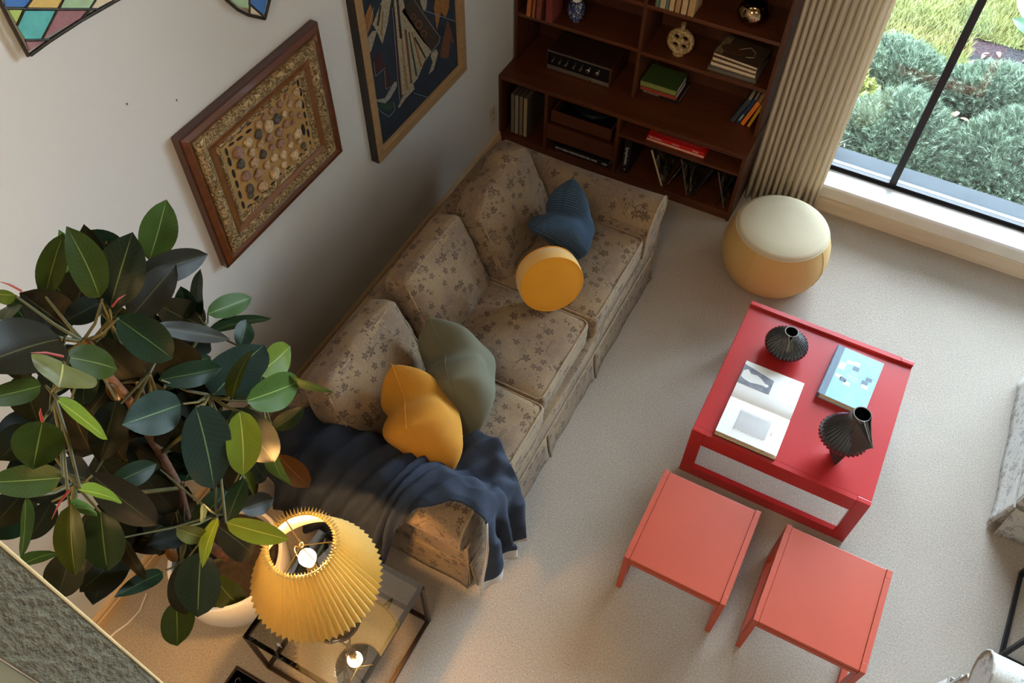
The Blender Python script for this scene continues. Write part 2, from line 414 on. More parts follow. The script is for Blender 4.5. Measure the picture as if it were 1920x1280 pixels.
def text_mesh(txt, size, mat, parent, M, name='lettering', extrude=.0004, align='CENTER', label=None):
    c = bpy.data.curves.new('t', 'FONT'); c.body = txt; c.size = size; c.extrude = extrude; c.align_x = align; c.align_y = 'CENTER'; c.resolution_u = 2
    o = bpy.data.objects.new('t', c); COL.objects.link(o)
    dg = bpy.context.evaluated_depsgraph_get(); me = bpy.data.meshes.new_from_object(o.evaluated_get(dg))
    bpy.data.objects.remove(o); me.transform(M)
    r = finish(name, me, mat, parent)
    me.materials.clear(); me.materials.append(MATS[mat])
    if label: r['label'] = label
    return r
def frameM(o, x, y, z=None):
    x = Vector(x).normalized(); y = Vector(y).normalized(); z = x.cross(y) if z is None else Vector(z)
    m = Matrix.Identity(4)
    for i in range(3): m[i][0], m[i][1], m[i][2], m[i][3] = x[i], y[i], z[i], o[i]
    return m
def softbox(sx, sy, sz, r, puff=(0, 0, 0), n=12, wrinkle=0., seed=0):
    """rounded, puffed cushion centred at the origin"""
    bm = bmesh.new(); bmesh.ops.create_cube(bm, size=2)
    bmesh.ops.subdivide_edges(bm, edges=bm.edges[:], cuts=n, use_grid_fill=True)
    h = (sx/2, sy/2, sz/2); rr = random.Random(seed); ph = [rr.uniform(0, 6) for _ in range(6)]
    for v in bm.verts:
        p = [v.co[i]*h[i] for i in range(3)]
        inner = [max(-(h[i]-r), min(h[i]-r, p[i])) for i in range(3)]
        d = Vector([p[i]-inner[i] for i in range(3)]); L = d.length
        q = Vector(inner) + (d/L*r if L > 1e-6 else Vector((0, 0, 0)))
        u = [v.co[i] for i in range(3)]
        for i in range(3):
            j, k = [(1, 2), (0, 2), (0, 1)][i]
            if abs(u[i]) > .5: q[i] += math.copysign(puff[i]*(1-u[j]**2)*(1-u[k]**2)*abs(u[i]), u[i])
        if wrinkle:
            w = wrinkle*(math.sin(u[1]*7+ph[0]+u[2]*3)*math.sin(u[2]*5+ph[1]) + .6*math.sin(u[1]*13+ph[2])*math.sin(u[2]*9+u[0]*4+ph[3]))
            q += Vector(u).normalized()*w
        v.co = q
    return bm
def bm_obj(bm, name, mat, parent=None, smooth=True, uv='box', M=None, **kw):
    me = bpy.data.meshes.new(name)
    bmesh.ops.recalc_face_normals(bm, faces=bm.faces); bm.to_mesh(me); bm.free()
    if uv == 'box': boxuv(me)
    if M is not None: me.transform(M)
    return finish(name, me, mat, parent, smooth, None, **kw)
def rect_loop(hx, hy, r, z=0, n=5):
    pts = []
    for cx, cy, a0 in ((hx-r, hy-r, 0), (-hx+r, hy-r, PI/2), (-hx+r, -hy+r, PI), (hx-r, -hy+r, 1.5*PI)):
        for k in range(n+1):
            a = a0+PI/2*k/n; pts.append((cx+r*math.cos(a), cy+r*math.sin(a), z))
    return pts

# ------------------------------------------------------------------ the room
XR, YF, ZC = 7.2, -7.5, 5.4        # right wall, wall behind the camera, ceiling
WY = .16                           # inner face of the window wall
struct(B().box((-.2, YF-.2, -.12), (XR+.2, WY+.25, 0)).obj('floor', 'carpet'))
struct(B().box((-.15, YF-.15, 0), (0, WY+.25, ZC)).obj('wall_left', 'wall_paint'))
struct(B().box((0, WY, 0), (1.98, WY+.25, ZC)).obj('wall_back', 'wall_paint'))
struct(B().box((1.98, WY, 3.9), (6.7, WY+.25, ZC)).obj('wall_back_top', 'wall_paint'))
struct(B().box((6.7, WY, 0), (XR, WY+.25, ZC)).obj('wall_back_right', 'wall_paint'))
struct(B().box((1.98, WY, 0), (6.7, WY+.25, .19)).obj('wall_back_low', 'wall_paint'))
struct(B().box((XR, YF-.15, 0), (XR+.15, WY+.25, ZC)).obj('wall_right', 'tan_paint'))
struct(B().box((-.15, YF-.15, 0), (XR+.15, YF, ZC)).obj('wall_front', 'tan_paint'))
struct(B().box((-.15, YF-.15, ZC), (XR+.15, WY+.25, ZC+.1)).obj('ceiling', plain('ceiling_wood', (.30, .20, .12), .6)))
# moulded wooden baseboard along the picture wall
bb = B(); bb.prism([(0, 0), (.022, 0), (.022, .055), (.016, .06), (.016, .078), (.008, .088), (0, .092)], 1, YF, -.385)
struct(bb.obj('baseboard_left', 'light_wood_y'))
# box under the window: wooden skirting, cream fascia, white stool
bb = B(); bb.prism([(.0, 0), (.0, .075), (.012, .085), (.012, .1), (WY, .1), (WY, 0)], 0, 1.665, XR)
struct(bb.obj('baseboard_back', 'light_wood'))
struct(B().box((2.0, .012, .1), (XR, WY, .185), .004).obj('trim_1', 'sill_cream'))
win = thing('window_1', 'tall fixed window with black mullions', 'window'); del win['category']; del win['label']; win['kind'] = 'structure'
B().box((2.0, -.004, .185), (XR, WY+.02, .207), .004).obj('window_sill', 'sill_white', win)
fr = B()
fr.box((1.98, .165, .207), (6.7, .225, .232)); fr.box((1.98, .165, 3.86), (6.7, .225, 3.9))
fr.box((1.98, .165, .2), (2.01, .225, 3.9)); fr.box((6.67, .165, .2), (6.7, .225, 3.9)); fr.box((1.98, .15, .205), (6.7, .165, .216))
fr.obj('window_frame', 'black_metal', win)
for x in (2.448, 3.86, 5.28):
    B().box((x-.021, .168, .232), (x+.021, .222, 3.86), .003).obj('mullion', 'black_metal', win)
for a, b in ((2.01, 2.427), (2.469, 3.84), (3.88, 5.26), (5.30, 6.67)):
    B().box((a, .192, .232), (b, .197, 3.86)).obj('pane', 'pane_glass', win)
B().box((1.9, .225, .16), (6.8, .40, .20), .004).obj('outer_sill', 'outer_ledge', win)
# post beside the loft and the sage wall end behind it
pw = B().box((1.07, -4.395, 0), (1.185, -4.262, ZC), .004); po = struct(pw.obj('trim_2', 'post_plaster'))
struct(B().box((1.178, -4.264, 0), (1.187, -4.258, ZC), .002).obj('lit_edge_strip', 'post_lit_edge'))  # bright strip that paints the lamplit edge of the post
struct(B().box((1.0, -5.6, 0), (1.12, -4.40, ZC)).obj('wall_stub', 'sage_paint'))

# ------------------------------------------------------------------ bookcase
LF, UF, DT = -.38, -.19, .525      # lower front, upper front, desk top height
bc = thing('bookcase', 'tall dark teak wall unit with a desk-like ledge and open shelves', 'bookcase', (.82, -.1, 0))
def sh(name, a, b, mat='teak_along', bev=.002, label=None):
    a = (a[0]-.82, a[1]+.1, a[2]); b = (b[0]-.82, b[1]+.1, b[2])
    return B().box(a, b, bev).obj(name, mat, bc, label=label)
BK = .15
sh('ledge', (.0, LF, .497), (1.632, BK, DT))
sh('bottom_panel', (.022, LF+.01, .045), (1.61, BK, .065)); sh('plinth', (.022, LF+.01, .003), (1.61, LF+.03, .045))
sh('side_panel', (.0, LF, .003), (.022, BK, .497), 'teak_up'); sh('side_panel', (1.61, LF, .003), (1.632, BK, .497), 'teak_up')
sh('divider', (.328, LF+.003, .065), (.35, BK, .497), 'teak_up'); sh('divider', (.818, LF+.003, .065), (.842, BK, .497), 'teak_up')
sh('shelf', (.842, LF+.005, .363), (1.61, BK, .381))
sh('back_panel', (.0, BK-.008, .003), (1.632, BK, 2.4), 'teak_up')
sh('side_panel', (.012, UF, DT), (.032, BK, 2.4), 'teak_up'); sh('side_panel', (1.603, UF, DT), (1.625, BK, 2.4), 'teak_up')
sh('divider', (.822, UF+.002, DT), (.843, BK, 2.4), 'teak_up')
for x0, x1, z in ((.032, .822, .838), (.032, .822, 1.128), (.843, 1.603, .828), (.843, 1.603, 1.128), (.032, .822, 1.45), (.843, 1.603, 1.45), (.032, .822, 1.8), (.843, 1.603, 1.8), (.032, .822, 2.1), (.843, 1.603, 2.1)):
    sh('shelf', (x0, UF+.004, z), (x1, BK-.008, z+.022))
sh('top_panel', (.012, UF, 2.4), (1.625, BK, 2.42))
# pull-out turntable tray and the drawer under it
sh('tray_front', (.372, LF+.012, .30), (.790, LF+.03, .378)); sh('tray_floor', (.372, LF+.03, .30), (.79, BK-.02, .31))
sh('tray_side', (.372, LF+.03, .31), (.384, BK-.02, .378), 'teak_up'); sh('tray_side', (.778, LF+.03, .31), (.79, BK-.02, .378), 'teak_up')
sh('drawer_front', (.351, LF+.006, .157), (.817, LF+.026, .268)); sh('drawer_box', (.36, LF+.026, .165), (.81, BK-.02, .255))

def book(name, label, w, t, h, mat, loc, rz=0., tilt=(0, 0), group=None, pages='page_edge', flat=True, spine='near', cat='book', lettering=None):
    """a book lying flat: w along x (spine side), t thickness z, h depth y; origin under its centre. flat=False stands it on its tail, spine towards -y"""
    o = thing(name, label, cat, loc, rz, group)
    if flat:
        c = B(); e = .003
        c.box((-w/2, -h/2, 0), (w/2, h/2, e), .0007); c.box((-w/2, -h/2, t-e), (w/2, h/2, t), .0007)
        if spine == 'near': c.box((-w/2, -h/2-.002, 0), (w/2, -h/2+e, t), .001)
        elif spine == 'left': c.box((-w/2-.002, -h/2, 0), (-w/2+e, h/2, t), .001)
        elif spine == 'far': c.box((-w/2, h/2-e, 0), (w/2, h/2+.002, t), .001)
        c.obj('cover', mat, o)
        B().box((-w/2+.004, -h/2+.004, e), (w/2-.004, h/2-.004, t-e)).obj('pages', pages, o)
    else:
        # standing: w = depth (y), t = thickness (x), h = height (z)
        c = B(); e = .003
        c.box((-t/2, -w/2, 0), (-t/2+e, w/2, h), .0007); c.box((t/2-e, -w/2, 0), (t/2, w/2, h), .0007)
        c.box((-t/2, -w/2-.003, 0), (t/2, -w/2+.002, h), .001)
        c.obj('cover', mat, o)
        B().box((-t/2+e, -w/2+.003, .003), (t/2-e, w/2-.004, h-.004)).obj('pages', pages, o)
    o.rotation_euler = (tilt[0], tilt[1], rz)
    return o
def cmat(name, c, rough=.55): plain(name, c, rough, var=.1, scale=25); return name
# ---- upper left shelf: four leaning old books and a ginger jar
Zs = .86
for x, t, h, c, tl, lb in ((.105, .026, .20, (.50, .16, .04), .06, 'orange-brown clothbound book, leftmost on the upper left shelf'),
                       (.138, .014, .19, (.40, .11, .05), .06, 'thin rust-red book second from the left on the upper left shelf'),
                       (.172, .030, .195, (.24, .06, .04), .05, 'dark red-brown book third from the left on the upper left shelf'),
                       (.243, .042, .23, (.20, .035, .03), 0, 'thick maroon book standing beside the blue and white jar')):
    book('standing_book', lb, .15, t, h, cmat('cloth_%d' % int(x*1000), c), (x, -.115, Zs), tilt=(0, tl), flat=False, group='old books on the upper left shelf')
jar = thing('ginger_jar', 'small blue and white porcelain ginger jar on the upper left shelf', 'jar', (.375, -.09, Zs))
m = NT('blue_white'); v = m.co(); k = m.noise(v, 55, 3, .6, 1.5)
m.set(Base_Color=m.ramp(k, [(.50, (.02, .035, .12)), (.58, (.62, .68, .74))]), Roughness=.15); m.t.nodes['Color Ramp'].color_ramp.interpolation = 'CONSTANT'
smooth_angle(B().lathe([(.030, 0), (.036, .006), (.048, .035), (.054, .07), (.050, .10), (.038, .122), (.026, .13)], n=32).obj('body', 'blue_white', jar))
smooth_angle(B().lathe([(.027, .13), (.028, .134), (.026, .146), (.022, .146), (.020, .12)], n=32, cap=False).obj('neck', 'paper', jar))
# ---- stereo receiver on the ledge
rc = thing('stereo_receiver', 'vintage stereo receiver with a row of silver knobs on the ledge', 'receiver', (.452, -.17, DT))
B().box((-.215, .004, .006), (.215, .26, .135), .003).obj('cabinet', plain('receiver_case', (.035, .014, .008), .4), rc)
B().box((-.219, -.006, 0), (-.212, .262, .138), .001).obj('side_cheek', 'teak_up', rc); B().box((.212, -.006, 0), (.219, .262, .138), .001).obj('side_cheek', 'teak_up', rc)
B().box((-.212, -.004, .034), (.212, .004, .128), .001).obj('front_panel', plain('panel_black', (.006, .006, .007), .2), rc)
B().box((-.212, -.006, .006), (.212, .004, .034), .001).obj('trim_strip', plain('panel_silver', (.28, .24, .21), .35, .7), rc)
B().box((-.212, -.006, .128), (.212, .006, .134), .001).obj('trim_strip', 'panel_silver', rc)
for i, x in enumerate((-.175, -.128, -.082, -.03, .018, .070, .132)):
    r = .0135 if i > 4 else .0085
    kb = B(); M = Matrix.Rotation(PI/2, 4, 'X'); kb.lathe([(r, 0), (r, .014), (r*.85, .016), (0, .016)], n=20); kb.bm.transform(Matrix.Translation((x, -.004, .072 if i < 5 else .082)) @ M)
    smooth_angle(kb.obj('knob', 'chrome', rc))
    if i < 6: B().box((x+.008, -.009, .098), (x+.011, -.004, .106), .0005).obj('toggle', 'chrome', rc)
for x in (.092, .112, .130, .15):
    B().box((x-.005, -.012, .012), (x+.005, -.006, .022), .001).obj('push_button', 'chrome', rc)
# ---- under the ledge on the left: records
for i, x in enumerate((.078, .108, .14, .172)):
    o = thing('record_box', ['grey-beige record box nearest the wall under the ledge', 'second pale record box from the wall under the ledge', 'third pale record box from the wall under the ledge', 'cream record box, the fourth and last from the wall under the ledge'][i], 'record box', (x, -.20, .066), 0, 'record boxes under the ledge')
    B().box((-.012, -.13, 0), (.012, .17, .31), .002).obj('sleeve', plain('box_side_%d' % (i % 2), (.10, .08, .06), .7), o)
    B().box((-.0115, -.134, .002), (.0115, -.130, .308), .001).obj('spine', plain('box_spine_%d' % i, [(.20, .17, .13), (.34, .29, .2), (.24, .19, .14), (.42, .33, .2)][i], .7), o)
tt = thing('turntable', 'black turntable platter inside the pull-out tray', 'turntable', (.58, -.12, .311))
B().box((-.185, -.2, 0), (.185, .16, .03), .004).obj('plinth', 'panel_black', tt)
smooth_angle(B().lathe([(.15, .03), (.15, .04), (.148, .042), (0, .042)], (0, 0, 0), 40).obj('platter', plain('platter_rubber', (.015, .02, .02), .25), tt))
# books under the drawer
o = book('flat_book', 'large black book lettered BETWEEN FRIENDS under the drawer', .40, .045, .30, cmat('black_cloth', (.01, .009, .012), .4), (.59, -.20, .066), pages='paper', group='books under the drawer')
text_mesh('BETWEEN FRIENDS/ENTRE AMIS', .021, 'paper', o, frameM((-.03, -.1535, .022), (1, 0, 0), (0, 0, 1)))
text_mesh('1865', .02, 'paper', o, frameM((.172, -.1535, .022), (1, 0, 0), (0, 0, 1)))
o = book('flat_book', 'thin book with cream page edges on top of the black lettered book', .34, .022, .24, cmat('black_cloth', (.01, .009, .012)), (.60, -.19, .112), spine='far', group='books under the drawer')
o = book('flat_book', 'short dark book topmost under the drawer', .20, .018, .2, cmat('brown_cloth', (.05, .025, .015)), (.53, -.20, .135), group='books under the drawer')
text_mesh('LANDSCAPES', .012, 'page_edge', o, frameM((0, -.1035, .009), (1, 0, 0), (0, 0, 1)))
# red books on the lower right shelf
o = book('flat_book', 'wide red book with white lettering on the lower right shelf', .375, .022, .26, cmat('red_cover', (.55, .012, .012), .35), (1.195, -.215, .3815), pages='page_edge', spine='far', group='books on the lower right shelf')
o2 = book('flat_book', 'second red book lying on the wide red one', .36, .022, .24, 'red_cover', (1.195, -.222, .404), spine='near', pages='paper', group='books on the lower right shelf')
text_mesh('Kate Collins', .016, 'paper', o2, frameM((-.13, -.1235, .011), (1, 0, 0), (0, 0, 1))); text_mesh('Interiors', .013, 'paper', o2, frameM((0, -.1235, .011), (1, 0, 0), (0, 0, 1))); text_mesh('Design', .014, 'paper', o2, frameM((.13, -.1235, .011), (1, 0, 0), (0, 0, 1)))
book('flat_book', 'white-edged black book topmost on the lower right shelf', .29, .018, .2, 'black_cloth', (1.2, -.20, .4265), pages='paper', spine='far', group='books on the lower right shelf')
# lower right compartment: black box and leaning records
o = book('box_set', 'black boxed record set with white script on its spine', .28, .048, .27, 'black_cloth', (.90, -.20, .066), flat=False, cat='record box')
text_mesh('Symphonies', .03, 'paper', o, frameM((0, -.1445, .14), (0, 0, -1), (1, 0, 0))); text_mesh('II', .018, 'paper', o, frameM((0, -.1445, .03), (1, 0, 0), (0, 0, 1)))
m = NT('sleeve_art'); v = m.co(); k = m.noise(v, 22, 3, .6, 1.2); m.set(Base_Color=m.ramp(k, [(.45, (.01, .01, .01)), (.55, (.10, .07, .045)), (.66, (.3, .27, .2))]), Roughness=.35)
recs = [(1.16, -.40, .010, 'page_edge', 'cream-edged record sleeve leaning left beside the black box'), (1.185, .36, .004, 'sleeve_art', 'thin dark record sleeve leaning right against its neighbour'),
        (1.33, -.30, .006, 'panel_silver', 'silver-edged record sleeve leaning left in the middle of the compartment'), (1.362, .34, .010, 'black_cloth', 'black record sleeve leaning right in the middle of the compartment'),
        (1.352, -.14, .004, 'sleeve_art', 'pictured record sleeve between the two middle leaning sleeves'), (1.575, -.33, .006, 'panel_silver', 'silver-edged record sleeve leaning at the right end'), (1.52, .25, .003, 'black_cloth', 'thin black sleeve behind the rightmost one')]
for x, tl, t, em, lb in recs:
    o = thing('record_sleeve', lb, 'record', (x, -.19, .0665), 0, 'records in the lower right compartment'); o.rotation_euler = (0, tl, 0)
    s0 = -t/2
    B().box((-t/2, -.15, 0), (t/2, .15, .27), .0008).obj('sleeve', 'sleeve_art', o)
    B().box((-t/2-.0004, -.153, 0), (t/2+.0004, -.15, .27), .0005).obj('edge', em, o)
# ledge right: stack of three, four leaning paperbacks
o = book('flat_book', 'black lettered book at the bottom of the stack on the ledge', .262, .026, .2, 'black_cloth', (.975, -.01, DT+.0005), rz=-.01, group='stack on the ledge')
text_mesh('ANTHOLOGY', .017, 'page_edge', o, frameM((-.05, -.1035, .013), (1, 0, 0), (0, 0, 1)))
book('flat_book', 'red clothbound book in the middle of the stack on the ledge', .235, .038, .175, cmat('brick_cloth', (.30, .05, .025)), (.97, -.035, DT+.0275), pages='paper', group='stack on the ledge')
o = book('flat_book', 'green clothbound book on top of the stack on the ledge', .235, .040, .185, cmat('green_cloth', (.045, .085, .02)), (.97, -.045, DT+.0665), pages='paper', group='stack on the ledge')
B().box((-.115, -.0955, .006), (.115, -.0945, .034)).obj('gilt_spine', cmat('gilt_green', (.22, .24, .06)), o)
for i, (x, t, h, c, tl, lb, tx) in enumerate(((1.448, .026, .19, (.035, .05, .06), .36, 'dark teal paperback, left of the four leaning on the ledge', ''), (1.480, .020, .20, (.015, .03, .08), .34, 'navy paperback with white lettering leaning on the ledge', 'CHAOS'), (1.511, .024, .19, (.80, .21, .02), .32, 'bright orange paperback leaning on the ledge', ''), (1.549, .018, .17, (.55, .28, .02), .26, 'ochre paperback leaning against the side panel of the ledge', ''))):
    o = book('paperback', lb, .125, t, h, cmat('paperback_%d' % i, c, .4), (x, -.05, DT+.001), tilt=(0, tl), flat=False, group='paperbacks leaning on the ledge')
    if tx: text_mesh(tx, .016, 'paper', o, frameM((0, -.0665, .05), (0, 0, 1), (-1, 0, 0)))
# mid right shelf: ring vase and a stack of art books
Zm = .8505
rv = thing('ring_vase', 'speckled round stoneware vase pierced by four holes on the middle right shelf', 'vase', (1.043, -.10, Zm))
m = NT('speckled_glaze'); v = m.co(); k = m.noise(v, 160, 3, .7); m.set(Base_Color=m.ramp(k, [(.42, (.10, .055, .02)), (.55, (.50, .36, .15))]), Roughness=.35); m.bump(k, .3, .003)
# disc with four holes made from a wheel: rim, cross, hub
rvb = B()
for kx in range(4):
    a = PI/4 + kx*PI/2; cx, cz = .036*math.cos(a), .036*math.sin(a)
    ring = [(cx+.025*math.cos(2*PI*q/20), 0, cz+.025*math.sin(2*PI*q/20)) for q in range(20)]
    rvb.tube(ring, .0115, 10, closed=True)
rvb.tube([(.067*math.cos(2*PI*q/36), 0, .067*math.sin(2*PI*q/36)) for q in range(36)], .0145, 12, closed=True)
rvb.bm.transform(Matrix.Translation((0, 0, .084)) @ Matrix.Diagonal((1, 1.5, 1, 1)))
smooth_angle(rvb.obj('body', 'speckled_glaze', rv))
smooth_angle(B().lathe([(.034, 0), (.036, .008), (.026, .016)], n=24).obj('foot', 'speckled_glaze', rv))
smooth_angle(B().lathe([(.014, .155), (.012, .168), (.012, .188), (.016, .196), (.012, .197), (.009, .18)], n=24).obj('neck', 'speckled_glaze', rv))
bkz = Zm
for i, (w, t, h, c, pg, lb) in enumerate(((.29, .020, .23, (.12, .13, .11), 'panel_silver', 'grey book at the bottom of the art book stack'), (.272, .026, .215, (.16, .10, .06), 'page_edge', 'tan-edged art book second from the bottom of the stack'), (.268, .024, .21, (.13, .07, .035), 'page_edge', 'brown art book third from the bottom of the stack'), (.27, .02, .205, (.07, .045, .03), 'page_edge', 'art book with an embroidered-looking brown cover on top of the stack'))):
    o = book('art_book', lb, w, t, h, cmat('art_cover_%d' % i, c, .3), (1.385+.002*i, -.045+.004*i, bkz), rz=-.03*i, pages=pg, spine='far', group='art books on the middle right shelf'); bkz += t+.0006
    if i == 3:
        B().box((-.133, -.095, .0202), (-.088, .095, .0208)).obj('patterned_border', plain('tapestry', (.20, .16, .09), .6, var=.6, scale=70), o)
        pts = [(-.05+.07*math.cos(a), -.02+.045*math.sin(a)) for a in np.linspace(0, 2*PI, 20, endpoint=False)]
        B().prism(pts, 2, .0201, .0212).obj('printed_sandal', plain('sandal_print', (.10, .045, .02), .5), o)
        B().tube([(-.02, .0, .0215), (.03, .05, .0215), (.07, .02, .0215), (.08, -.03, .0215), (.04, -.05, .0215)], .0012, 5).obj('printed_strap', 'page_edge', o)
cb = B(); cb.tube([(0, 0, 0), (.0, -.02, .01), (.02, -.05, .012), (.03, -.03, .006), (.02, .05, .004)], .0035, 6)
tag(smooth_angle(cb.obj('white_cable', 'paper', loc=(.772, .0, DT+.012))), 'short loop of white cable behind the stereo receiver', 'cable')
# upper right shelf: row of old books and a brass bowl
Zt = 1.1505
xs = .885
for i, (t, h, c, lb) in enumerate(((.022, .17, (.10, .16, .09), 'green book with a pale pattern, leftmost on the upper right shelf'), (.032, .18, (.42, .35, .22), 'cream book second from the left on the upper right shelf'), (.014, .17, (.12, .15, .14), 'thin grey-green book third from the left on the upper right shelf'), (.026, .19, (.52, .36, .17), 'tan book fourth from the left on the upper right shelf'), (.026, .185, (.40, .22, .10), 'brown paper-bound book fifth from the left on the upper right shelf'), (.03, .2, (.50, .36, .20), 'pale tan book sixth from the left on the upper right shelf'), (.034, .2, (.44, .27, .12), 'rightmost ochre book of the row on the upper right shelf'))):
    book('standing_book', lb, .14, t, h, cmat('old_%d' % i, c, .8), (xs+t/2, -.11, Zt), flat=False, group='old books on the upper right shelf'); xs += t+.0045+(.004 if i > 2 else 0)
bo = thing('metal_bowl', 'shiny round brass bowl on the upper right shelf', 'bowl', (1.40, -.07, Zt))
smooth_angle(B().lathe([(.03, .0), (.06, .010), (.082, .035), (.086, .062), (.078, .09), (.066, .104), (.072, .108), (.069, .109), (.060, .1), (.070, .085), (.078, .06), (.07, .035), (.04, .014), (0, .01)], n=40).obj('bowl', plain('dark_brass', (.32, .22, .12), .13, 1., var=.1), bo))

# ------------------------------------------------------------------ curtain and ottoman
cu = thing('curtain', 'beige pleated floor-length curtain hanging beside the bookcase', 'curtain', (1.87, -.05, 0))
n = 460; nz = 16; P = np.zeros((nz, n, 3)); UV = np.zeros((nz, n, 2))
for a in range(nz):
    z = .02 + (3.95-.02)*a/(nz-1)
    for b in range(n):
        u = b/(n-1); ph = u*2*PI*10.5
        x = -.225 + u*.43; k_ = u*11.5; fr_ = k_ % 1; amp = .052*(1 - .8*max(0, (u-.88)/.12))
        s = math.sin(ph + .25*math.sin(z*2))
        y = -.075 + .075*u - amp*(math.sin(PI*fr_)**.55 - .5) + .006*math.sin(k_*2.3)
        P[a, b] = (x + .005*math.sin(z*1.7+u*9), y, z); UV[a, b] = (u*1.6, z)
grid_obj('drape', P, 'curtain_fabric', cu, uvs=UV, solid=.002)
B().tube([(-.2, .03, 3.98), (.35, .03, 3.98)], .012, 10).obj('rod', 'black_metal', cu)

ot = thing('ottoman', 'round pouf ottoman with mustard sides and a pale oatmeal top', 'ottoman', (1.972, -.655, 0))
prof = [(.215, .004), (.245, .03), (.282, .09), (.300, .165), (.302, .22), (.292, .28), (.272, .335), (.258, .36)]
smooth_angle(B().lathe(prof, n=64).obj('side', 'ottoman_side', ot, uv='box'), 60)
smooth_angle(B().lathe([(.258, .36), (.256, .370), (.235, .380), (.15, .388), (0, .392)], n=64).obj('top', 'ottoman_top', ot, uv='box'), 60)
B().tube([(.2595*math.cos(a), .2595*math.sin(a), .361) for a in np.linspace(0, 2*PI, 64, endpoint=False)], .004, 6, closed=True).obj('piping', 'ottoman_top', ot)
for a in (4.45, 6.0, 1.9):
    B().tube([((r+.0008)*math.cos(a), (r+.0008)*math.sin(a), z) for r, z in prof], .0022, 5).obj('seam', 'ottoman_side', ot)

# ------------------------------------------------------------------ sofas
def arm_profile(side, t, H):
    """(y,z) outline of a rolled arm; inner face at y=0, roll to the +y side; mirrored by side"""
    pts = [(-.02, .02), (-.02, .40), (.0, H-.10)]
    cy, cz, r = t-.125, H-.108, .108
    for k in range(11):
        a = PI*.80 - (PI*1.22)*k/10
        pts.append((cy + r*math.cos(a), cz + r*math.sin(a)))
    pts += [(t-.075, H-.23), (t-.07, .02)]
    return [(side*y, z) for y, z in pts]
def sofa(label, cat, origin, rz, D, y0, y1, bounds, fab, pip, arm_t=.25, H=.635, back_tops=None, name='sofa', seed=1):
    """faces local +x; back plane x=0, front x=D"""
    s = thing(name, label, cat, origin, rz)
    ny = len(bounds)-1
    # skirt panels that flare towards the carpet, one per seat, and sides
    def skirt(xa, ya, xb, yb, nx, nyv, nm='skirt'):
        m_, q_ = 24, 6; P = np.zeros((q_, m_, 3))
        for i in range(q_):
            z = .225 - .215*i/(q_-1); fl = .016*(i/(q_-1))**1.6
            for j in range(m_):
                u = j/(m_-1); w = .003*math.sin(u*17+seed)*(i/(q_-1)); e = .012*(i/(q_-1))*(abs(2*u-1)**10)
                P[i, j] = (xa+(xb-xa)*u + nx*(fl+w+e), ya+(yb-ya)*u + nyv*(fl+w+e), z)
        return grid_obj(nm, P, fab, s, solid=.006, uvs=np.stack(np.meshgrid(np.linspace(0, abs(xb-xa)+abs(yb-ya), m_), np.linspace(.2, 0, q_)), -1)+seed)
    for a, b in zip(bounds, bounds[1:]): skirt(D-.015, a+.006, D-.015, b-.006, 1, 0)
    skirt(.05, bounds[0]-.0, D-.02, bounds[0]-.0, 0, -1 if bounds[0] < bounds[-1] else 1)
    skirt(.05, bounds[-1], D-.02, bounds[-1], 0, 1 if bounds[0] < bounds[-1] else -1)
    B().box((.03, min(bounds)+.02, .06), (D-.017, max(bounds)-.02, .338), .008).obj('base', fab, s, uv='box')
    B().tube([(D-.012, bounds[0], .228), (D-.012, bounds[-1], .228)], .005, 6).obj('welt', pip, s)
    # arms
    for sd, yy in ((-1, y0+arm_t), (1, y1-arm_t)):
        prof = arm_profile(sd, arm_t, H)
        a = B(); n_ = len(prof); NS = 10; rings = []
        for i in range(NS+1):
            x = .03+(D-.05)*i/NS; sg = -.014*math.sin(PI*i/NS)
            rings.append([a.bm.verts.new((x, yy+p[0], p[1]+(sg if p[1] > .4 else 0))) for p in prof])
        for R1, R2 in zip(rings, rings[1:]):
            for k in range(n_): a.bm.faces.new((R1[k], R1[(k+1) % n_], R2[(k+1) % n_], R2[k]))
        a.bm.faces.new(rings[0][::-1]); a.bm.faces.new(rings[-1])
        arm = a.obj('arm', fab, s, uv='box'); smooth_angle(arm, 50)
        B().tube([(D-.02, yy+p[0], p[1]) for p in prof[1:]], .005, 6).obj('arm_piping', pip, arm)
    # back frame
    bf = softbox(.15, y1-y0-.34, .53, .06, n=10)
    bm_obj(bf, 'back_frame', fab, s, M=Matrix.Translation((.098, (y0+y1)/2, .45)) @ Matrix.Rotation(-.06, 4, 'Y'))
    # seats
    inner0, inner1 = y0+arm_t, y1-arm_t
    cb_ = [inner0]+list(bounds[1:-1])+[inner1]
    for i, (a, b) in enumerate(zip(cb_, cb_[1:])):
        w = b-a-.006; dx = (0, -.028, -.004)[i % 3]
        c = softbox(D-.24, w, .165, .028, (.004, .002, .016), 14, .0025, seed+i)
        se = bm_obj(c, 'seat_cushion', fab, s, M=Matrix.Translation((D/2+.10+dx-.004, (a+b)/2, .405)))
        hx, hy = (D-.24)/2-.008, w/2-.008
        for zz in (.480, .332):
            B().tube([(p[0]+D/2+.10+dx-.004, p[1]+(a+b)/2, zz) for p in rect_loop(hx, hy, .03)], .0045, 6, closed=True).obj('piping', pip, se)
    return s
FX = .355
ms = sofa('long three-seat sofa in brown floral brocade standing along the picture wall', 'sofa', (FX, 0, 0), 0, 1.025, -3.245, -.935, (-3.17, -2.415, -1.865, -1.05), 'sofa_fabric', 'piping_fabric', arm_t=.27)
